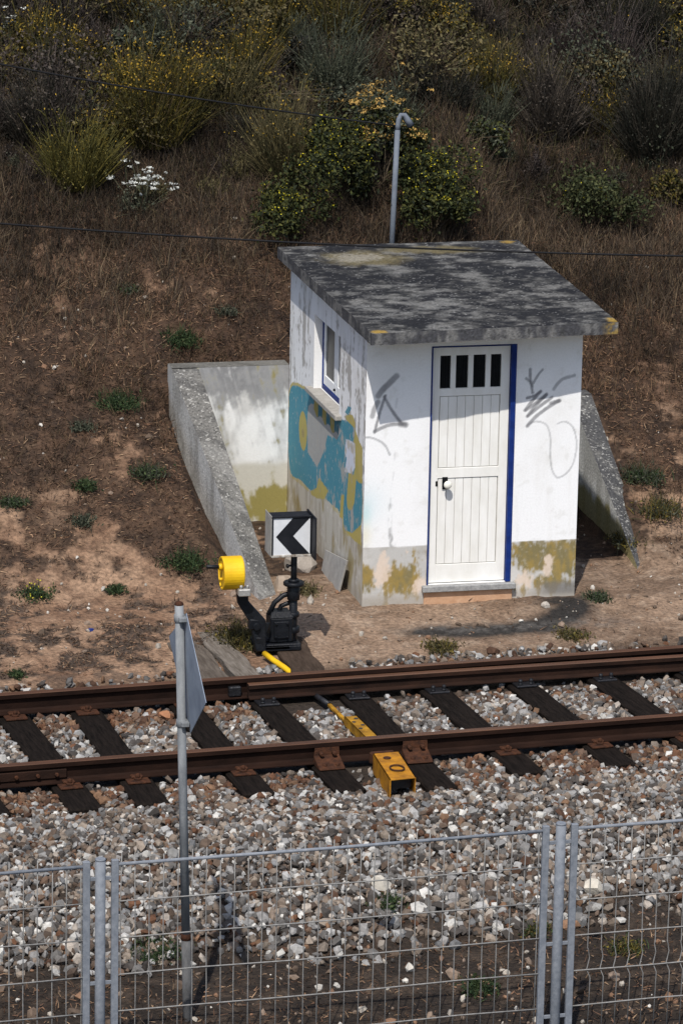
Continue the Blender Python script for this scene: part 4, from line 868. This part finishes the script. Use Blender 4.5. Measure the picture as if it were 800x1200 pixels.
def ground_stuff(name, N, xr, yr, dens, Lr, w, spread, pal, label, cat, flat=0.):
    x = rng.uniform(*xr, N); y = rng.uniform(*yr, N); k = rng.random(N) < dens(x, y); x, y = x[k], y[k]; n = len(x)
    if n == 0: return
    D_ = updirs(n, spread)
    fl_ = rng.random(n) < flat; D_[fl_, 2] *= .15; D_ /= np.linalg.norm(D_, axis=1)[:, None]
    P = np.stack([x, y, H(x, y)+np.where(fl_, .012, -.005)], -1); L = rng.uniform(*Lr, n)
    pf = sstep(.3, .7, .6*fbm(x*1.5, y*1.5, 111)+.4*fbm(x*5, y*5, 112)); CC = pick(pal, n, .35)*(.55+.95*pf)[:, None]
    V, F, C, _ = blades(P, D_, L, np.full(n, w)*rng.uniform(.7, 1.3, n), np.full(n, .22), CC)
    o = raw(name, V, F, M_leaf, col=C); tag(o, label, cat, kind='stuff')
def not_hut(x, y): return ~((x > -1.12) & (x < 2.9) & (y > .1) & (y < 3.15))
def d_lit(x, y):
    d = yt(x, y); m = litter_mask(x, y)*((d > .75) | (d < -3.75))*not_hut(x, y); return np.where(d < -3.75, m*.35, m*(1-.85*sstep(-1.2, -.9, x)*sstep(.9, .4, y)))
BR = [(.105,.057,.034),(.065,.036,.022),(.145,.085,.05),(.028,.018,.013),(.040,.025,.016),(.19,.125,.075)]
ground_stuff('dry_litter', 280000, (-4.4, 5.6), (-8.5, 6.2), d_lit, (.012, .06), .007, 1.3, BR, 'brown dry twigs and leaf litter over the slope', 'litter', .75)
STRAW = [(.095,.055,.033),(.06,.035,.022),(.135,.083,.048),(.035,.022,.015),(.055,.040,.022)]
def d_grass(x, y):
    n = fbm(x*1.4, y*1.4, 91); c = fbm(x*5, y*5, 93); c = .6*c+.4*fbm(x*13, y*13, 94); return sstep(.46, .58, n*.45+c*.55+.13*sstep(3.2, 4.8, y)-.05*(y < 3))*not_hut(x, y)*sstep(1.2, 2.6, y)*litter_mask(x, y)
ground_stuff('dry_grass', 210000, (-4.2, 6.2), (1.1, 7.2), d_grass, (.03, .13), .0055, .85, STRAW, 'short dry brown grass standing on the slope', 'dry grass')
TALL = [(.066,.045,.029),(.042,.030,.021),(.105,.076,.045),(.026,.019,.014),(.055,.043,.030)]
def d_tall(x, y): return not_hut(x, y)*sstep(.42, .60, .45*fbm(x*1.3, y*1.3, 113)+.55*fbm(x*5, y*5, 114)+.16*sstep(3.6, 5.2, y))*sstep(3.3, 4.6, y)*sstep(6.6, 5.6, y+.9*(fbm(x, y, 115)-.5))
ground_stuff('tall_dry_grass', 120000, (-4.2, 6.2), (3.2, 7.0), d_tall, (.10, .30), .005, .5, TALL, 'taller dry brown grass below and between the shrubs', 'tall grass')
SCR = [(.034,.024,.017),(.052,.037,.025),(.017,.014,.010),(.070,.053,.032),(.040,.026,.021),(.030,.030,.013),(.010,.009,.007),(.048,.041,.015)]
def d_scrub(x, y): return sstep(.30, .46, .35*fbm(x*1.1, y*1.1, 95)+.65*fbm(x*4.5, y*4.5, 96)+.2*sstep(6.5, 7.2, y))*sstep(5.0, 6.2, y+1.5*(fbm(x*.9, y*.9, 97)-.5))
ground_stuff('scrub_undergrowth', 190000, (-4.5, 7.5), (4.6, 10.4), d_scrub, (.06, .32), .0065, .8, SCR, 'dense grey brown undergrowth between the shrubs on the upper slope', 'undergrowth')

def shrub(pos, h, w, kind, pal, label, flowers=None, nfl=0, n=900, group=None, name='shrub', cat='shrub'):
    x, y = pos; z = float(H(x, y)); root = thing(name, label, cat, (x, y, z), group)
    if kind == 'umbel':
        n = 60; P = np.c_[rng.normal(0, w*.10, (n, 2)), np.zeros(n)-.02]; D_ = updirs(n, .75); V, F, C, tips = blades(P, D_, rng.uniform(.55, 1.1, n)*max(h, w*.6), np.full(n, .007), np.full(n, .1), pick([(.05,.055,.03),(.08,.08,.05)], n), .8); raw('stems', V, F, M_leaf, root, C)
        m = 500; V, F, C = flat_leaves(np.c_[rng.normal(-w*.15, w*.14, m), rng.normal(0, w*.14, m), np.abs(rng.normal(0, h*.22, m))], rng.uniform(.01, .022, m), pick(pal, m, .4)); raw('foliage', V, F, M_leaf, root, C)
    elif kind == 'broom':
        n = int(n*2.6); nb = n//3; rad = np.sqrt(rng.random(n))*w*.5; an = rng.uniform(0, 2*math.pi, n); bx_ = rad*np.cos(an); by_ = rad*np.sin(an)*.8
        lump = .35+1.1*sstep(.28, .72, fbm(bx_*4.5/w+x*3, by_*4.5/w+y*3, 99)); top = h*lump*np.sqrt(np.clip(1.08-(rad/(w*.5))**2*.85, .05, 1)); top *= np.where(rng.random(n) < .06, 1.3, rng.uniform(.8, 1.1, n))
        L = np.where(np.arange(n) < nb, top*rng.uniform(.8, 1.05, n), np.minimum(top, h*rng.uniform(.16, .40, n))); z0 = np.where(np.arange(n) < nb, 0, (top-L)*rng.random(n)**.55)
        P = np.c_[bx_*(.55+.45*z0/h), by_*(.55+.45*z0/h), z0-.02]; D_ = np.c_[bx_/w*1.1, by_/w*1.1, np.ones(n)]+rng.normal(0, 1, (n, 3))*np.array([.22, .22, .1]); D_ /= np.linalg.norm(D_, axis=1)[:, None]
        V, F, C, tips = blades(P, D_, L, rng.uniform(.004, .009, n), np.full(n, .14), pick(pal, n, .45)); raw('stems', V, F, M_leaf, root, C)
        m = int(n*1.0); i = rng.choice(n, m); f = rng.uniform(.35, 1, m)[:, None]; Q = P[i]*(1-f)+tips[i]*f+rng.normal(0, .015, (m, 3))
        V, F, C = flat_leaves(Q, rng.uniform(.007, .016, m), pick(pal, m, .4)); raw('foliage', V, F, M_leaf, root, C)
        tips = tips[L+z0 > np.quantile(L+z0, .55)]
    else:
        nc = max(7, int(15*w/.5)); cc = np.c_[rng.normal(0, w*.24, (nc, 2)), rng.uniform(.25, .85, nc)*h]; cc[:, :2] *= rng.uniform(.7, 1.5, (nc, 1)); cc[:, 2] *= np.clip(1.2-.8*np.hypot(cc[:, 0], cc[:, 1])/w, .4, 1)
        cr = rng.uniform(.10, .30, nc)*min(w, h*1.6)
        m = int(n*3.2); i = rng.choice(nc, m); v = rng.normal(size=(m, 3)); v /= np.linalg.norm(v, axis=1)[:, None]; Q = cc[i]+v*(cr[i]*np.where(rng.random(m) < .8, rng.uniform(.3, 1.05, m)**.6, rng.uniform(1, 1.7, m)))[:, None]; Q = Q[Q[:, 2] > -.02]
        V, F, C = flat_leaves(Q, rng.uniform(.012, .028, len(Q)), pick(pal, len(Q), .4)); raw('foliage', V, F, M_leaf, root, C)
        k = nc*9; i = rng.choice(nc, k); E = cc[i]+rng.normal(0, .3, (k, 3))*cr[i][:, None]; P = np.c_[rng.normal(0, w*.08, (k, 2)), np.zeros(k)-.02]; D_ = E-P; L = np.linalg.norm(D_, axis=1); V, F, C, _ = blades(P, D_/L[:, None], L*1.1, np.full(k, .008), np.full(k, .06), pick([(.06,.045,.03),(.09,.07,.045)], k)); raw('stems', V, F, M_leaf, root, C)
        ti = rng.choice(nc, 900); v = rng.normal(size=(900, 3)); v[:, 2] = np.abs(v[:, 2]); v[:, 1] -= .4; v /= np.linalg.norm(v, axis=1)[:, None]; tips = cc[ti]+v*cr[ti][:, None]*1.02
    if flowers:
        fc, fs, umb = flowers; i = rng.choice(len(tips), nfl); Q = tips[i]
        hi = Q[:, 2] > np.quantile(tips[:, 2], .30); Q = Q[hi]
        if umb:
            k = 12; Q = np.repeat(Q, k, 0)+rng.normal(0, 1, (len(Q)*k, 3))*np.array([umb, umb, umb*.3])
        V, F, C = flat_leaves(Q, np.full(len(Q), fs)*rng.uniform(.7, 1.3, len(Q)), pick([fc], len(Q), .25)); raw('flowers', V, F, M_leaf, root, C)['kind'] = 'stuff'
    return root
OLIVE = [(.072,.060,.012),(.048,.043,.012),(.105,.080,.014),(.030,.030,.011),(.06,.044,.02)]; DKG = [(.020,.027,.008),(.036,.041,.011),(.011,.015,.006),(.050,.050,.012)]; GREY = [(.044,.036,.029),(.066,.053,.041),(.024,.020,.016)]
DARK = [(.013,.014,.010),(.022,.021,.015),(.034,.029,.022)]; STR2 = [(.105,.085,.038),(.07,.058,.026),(.05,.046,.02)]; GREEN = [(.022,.038,.013),(.014,.027,.010),(.036,.050,.018)]; SAGE = [(.042,.048,.030),(.062,.066,.044),(.028,.033,.022)]
YF = (.44,.38,.02); OF = (.30,.19,.02); BUFF = (.38,.24,.07); WF = (.55,.56,.52)
def by_px(u, vbase): p = on_ground(u, vbase); return (p[0], p[1])
PX = .0072
def S_(u, vb, hpx, wpx, *a, **k): shrub(by_px(u, vb), hpx*PX, wpx*PX, *a, **k)
S_(175,172,110,170,'broom',OLIVE,'wide olive shrub with ochre tops above the white-flowered plant',(OF,.013,0),1300,1900)
S_(150,150,80,110,'broom',OLIVE,'olive broom crown at the left of the wide ochre-topped shrub',(OF,.012,0),300,900)
S_(90,220,85,95,'broom',[(.075,.066,.016),(.052,.05,.015),(.095,.078,.017)],'yellowish upright broom at the left, below the dark grey thicket',(OF,.010,0),200,1500)
S_(168,243,60,88,'umbel',SAGE,'plant with open white flower heads in front of the olive shrubs',(WF,.012,.016),70,120,name='flowering_plant',cat='plant')
S_(333,278,62,75,'leafy',DKG,'dark green bush with tiny yellow flowers just left above the hut roof',(YF,.009,0),420,1500)
S_(338,218,115,90,'broom',STR2,'straw-yellow arching broom left of the dark yellow-flowered bushes',(OF,.013,0),260,1400)
S_(398,252,125,95,'leafy',DKG,'tall dark green bush with yellow flowers left of the lamp post',(YF,.010,0),700,3000)
S_(438,235,125,75,'leafy',DKG+SAGE,'bush with clustered buff yellow flower heads directly behind the lamp post',(BUFF,.014,.030),110,1500)
S_(508,275,130,95,'leafy',DKG,'dark green bush with yellow and buff flowers right of the lamp post',(YF,.010,0),800,3000)
S_(480,205,75,60,'leafy',DKG,'buff-flowered clump at the top right of the lamp post',(BUFF,.014,.026),60,800)
S_(430,165,70,70,'leafy',SAGE,'clump of buff flower heads above and left of the lamp head',(BUFF,.014,.03),90,700)
S_(690,250,55,105,'leafy',[(.03,.036,.013),(.046,.05,.018),(.020,.026,.010)],'low round green bush alone on the slope at the right',(YF,.008,0),40,1600)
S_(642,165,100,105,'broom',GREY,'grey dry broom in the middle right of the upper slope',None,0,1400)
S_(765,190,130,100,'broom',DARK,'dark tall broom near the right edge of the photo',None,0,1600)
S_(45,170,100,110,'broom',DARK+GREY,'dark grey thicket at the left edge above the yellowish broom',None,0,1500)
S_(14,58,48,45,'umbel',SAGE,'white-flowered plant in the top left corner',(WF,.012,.012),36,150,name='flowering_plant',cat='plant')
S_(268,112,55,60,'leafy',DKG,'small dark green bush right of the wide ochre-topped shrub',None,0,900)
S_(565,187,48,62,'leafy',DKG+SAGE,'small bush with a few yellow flowers between lamp post and grey broom',(YF,.008,0),30,700)
S_(785,238,45,60,'leafy',OLIVE,'olive bush cut by the right edge, beside the low round bush',None,0,600)
S_(540,108,45,100,'broom',OLIVE,'olive shrub with ochre tops high above the lamp post at right',(OF,.012,0),260,1000)
S_(190,80,60,80,'broom',SAGE,'grey green broom above the wide ochre-topped shrub',None,0,1000)
S_(755,75,70,95,'broom',DARK,'darkest broom near the top right corner',None,0,1200)
S_(415,35,35,60,'broom',OLIVE,'small yellowish broom at the middle of the top edge',(OF,.012,0),120,700)
S_(100,75,40,60,'broom',OLIVE,'small ochre-topped broom near the upper left',(OF,.012,0),150,700)
S_(310,70,40,50,'broom',OLIVE,'small olive broom right of the dark green bush at the top',(OF,.012,0),80,600)
S_(465,165,70,60,'broom',SAGE,'sage coloured broom behind the lamp head',(BUFF,.014,.02),12,600)
pals = [GREY, DARK, SAGE, STR2, OLIVE, OLIVE, [(.045,.034,.031),(.030,.024,.022),(.06,.048,.042)]]
nm = {0:'grey dry broom in the crowded upper scrub', 1:'dark broom in the crowded upper scrub', 2:'sage green broom in the crowded upper scrub', 3:'straw coloured broom in the crowded upper scrub', 4:'olive broom in the crowded upper scrub', 5:'olive broom in the crowded upper scrub', 6:'purplish brown broom in the crowded upper scrub'}
for i in range(210):
    for _ in range(30):
        u = random.uniform(-60, 860); v = random.uniform(-70, 178) if i < 165 else random.uniform(-40, 40)
        if not (270 < u < 560 and v > 130): break
    k = random.randrange(7)
    S_(u, v, random.uniform(38, 95), random.uniform(55, 140), random.choice(['broom', 'broom', 'leafy']), pals[k], nm[k], (OF, .011, 0) if k in (4, 5) else None, 320, 520, group=nm[k].replace(' broom in the', ' brooms in the'))
for i in range(34):
    for _ in range(40):
        u = random.uniform(-30, 830); v = random.uniform(150, 232)
        if not (285 < u < 560 and v > 160) and not (270 < u < 640 and v > 215): break
    k = random.choice([0, 1, 2, 3, 6])
    S_(u, v, random.uniform(16, 38), random.uniform(22, 58), 'broom', pals[k], nm[k].replace('in the crowded upper scrub', 'of small size at the lower fringe of the scrub'), None, 0, 260, group=nm[k].replace(' broom in the crowded upper scrub', ' small brooms at the fringe'))
# green weeds on the bare slope
def weed(u, v, wpx, hpx, label, fl=None, pal=GREEN, nfl=40, n=260):
    x, y = by_px(u, v+wpx*.12); z = float(H(x, y)); w = wpx*PX; h = hpx*PX; r = thing('weed', label, 'weed', (x, y, z))
    n = int(n*max(.6, w/.2)); P = np.c_[rng.normal(0, w*.26, (n, 2)), np.zeros(n)-.005]; P[:, 1] *= 1.4
    D_ = updirs(n, .75); L = rng.uniform(.4, 1.1, n)*h; V1, F1, C1, t = blades(P, D_, L, np.full(n, .007), np.full(n, .2), pick(pal, n, .4))
    m = n*2; i = rng.choice(n, m); V, F, C = flat_leaves((P[i]+t[i])/2+rng.normal(0, .012, (m, 3)), rng.uniform(.008, .018, m), pick(pal, m, .4)); raw('leaves', np.concatenate([V1, V]), np.concatenate([F1, F+len(V1)]), M_leaf, r, np.concatenate([C1, C]))
    if fl: V, F, C = flat_leaves(t[rng.choice(n, nfl)]+np.array([0,0,.01]), np.full(nfl, .011), pick([fl], nfl, .2)); raw('flowers', V, F, M_leaf, r, C)['kind'] = 'stuff'
weed(213,402,36,22,'green weed tuft highest on the left slope, above the retaining wall'); weed(138,463,46,22,'large bright green weed patch on the left slope'); weed(100,568,24,12,'small weed left of the retaining wall at mid height')
weed(173,553,36,18,'dull green weed beside the left retaining wall',pal=SAGE+GREEN); weed(216,655,46,22,'bushy green weed at the foot of the left retaining wall'); weed(42,692,34,12,'weed with small yellow flowers at the left edge',(.55,.50,.04))
weed(96,610,26,14,'dull weed on the left slope above the sandy patch',pal=SAGE); weed(136,690,20,10,'tiny weed on the sand left of the sign post'); weed(97,502,24,12,'sage weed left of the bright green patch',pal=SAGE)
weed(20,790,16,9,'tiny green weed at the edge of the ballast at far left'); weed(750,555,44,22,'green weed on the slope right of the right retaining wall',pal=SAGE+GREEN); weed(772,595,50,26,'weedy clump at the right edge below the slope',pal=OLIVE+SAGE)
weed(735,632,40,14,'low weed beyond the foot of the right retaining wall',pal=SAGE+OLIVE); weed(515,756,34,12,'olive grass tuft on the sand in front of the door',pal=OLIVE+STR2); weed(670,742,30,10,'low grass tuft on the earth right of the cinder streak',pal=OLIVE+STR2)
weed(700,700,24,12,'tiny weed on the bare earth right of the hut',pal=SAGE+GREEN); weed(450,1056,26,14,'green tuft at the ballast foot behind the middle fence mesh'); weed(180,1108,44,14,'grass tuft at the ballast foot left of the sign pole')
weed(735,1110,30,10,'tuft on dark earth at the lower right behind the fence',pal=GREEN+OLIVE); weed(625,1085,26,10,'tuft left of the right fence post at the ballast foot',pal=GREEN+OLIVE); weed(280,745,50,26,'dry grass tuft between the plank and the point lever',pal=STR2+OLIVE); weed(355,690,30,14,'sparse dry tuft behind the point lever post',pal=STR2)
weed(560,115*10/10+1040,30,10,'dark low weed on the earth behind the middle fence mesh',pal=GREEN)
weed(265,370,24,10,'small dull tuft on the slope above the retaining wall back',pal=SAGE); weed(150,330,24,12,'small green tuft high on the left slope',pal=GREEN+SAGE); weed(15,585,30,12,'dull green tuft at the left edge at mid height',pal=SAGE+GREEN)

# ------------------------------------------------------------------ light, sky, camera
sd = Vector((.265, .63, -1.)).normalized()
sun = bpy.data.lights.new('sun', 'SUN'); sun.energy = 4.7; sun.angle = math.radians(.53); sun.color = (1, .955, .89)
so = bpy.data.objects.new('sun', sun); COL.objects.link(so); so.rotation_euler = sd.to_track_quat('-Z', 'Y').to_euler(); so.location = (-10, -10, 30)
w = bpy.data.worlds.new('World'); S.world = w; w.use_nodes = True; nt = w.node_tree; sky = nt.nodes.new('ShaderNodeTexSky'); sky.sky_type = 'NISHITA'; sky.sun_disc = False
sky.sun_elevation = math.asin(-sd.z); sky.sun_rotation = math.atan2(-sd.x, -sd.y); sky.altitude = 50; sky.dust_density = 1.5
nt.links.new(sky.outputs['Color'], nt.nodes['Background'].inputs['Color']); nt.nodes['Background'].inputs['Strength'].default_value = .145
cam = bpy.data.cameras.new('camera'); co_ = bpy.data.objects.new('camera', cam); COL.objects.link(co_)
cam.sensor_fit = 'VERTICAL'; cam.sensor_height = 24; cam.lens = FPX*24/1200; cam.clip_end = 500; cam.clip_start = .1
Mc = Matrix(((_r[0], _u[0], -_f[0], CAM[0]), (_r[1], _u[1], -_f[1], CAM[1]), (_r[2], _u[2], -_f[2], CAM[2]), (0,0,0,1))); co_.matrix_world = Mc
S.camera = co_
vs = S.view_settings; vs.view_transform = 'Standard'; vs.look = 'None'; vs.exposure = 0.0; vs.gamma = 1; vs.use_curve_mapping = False
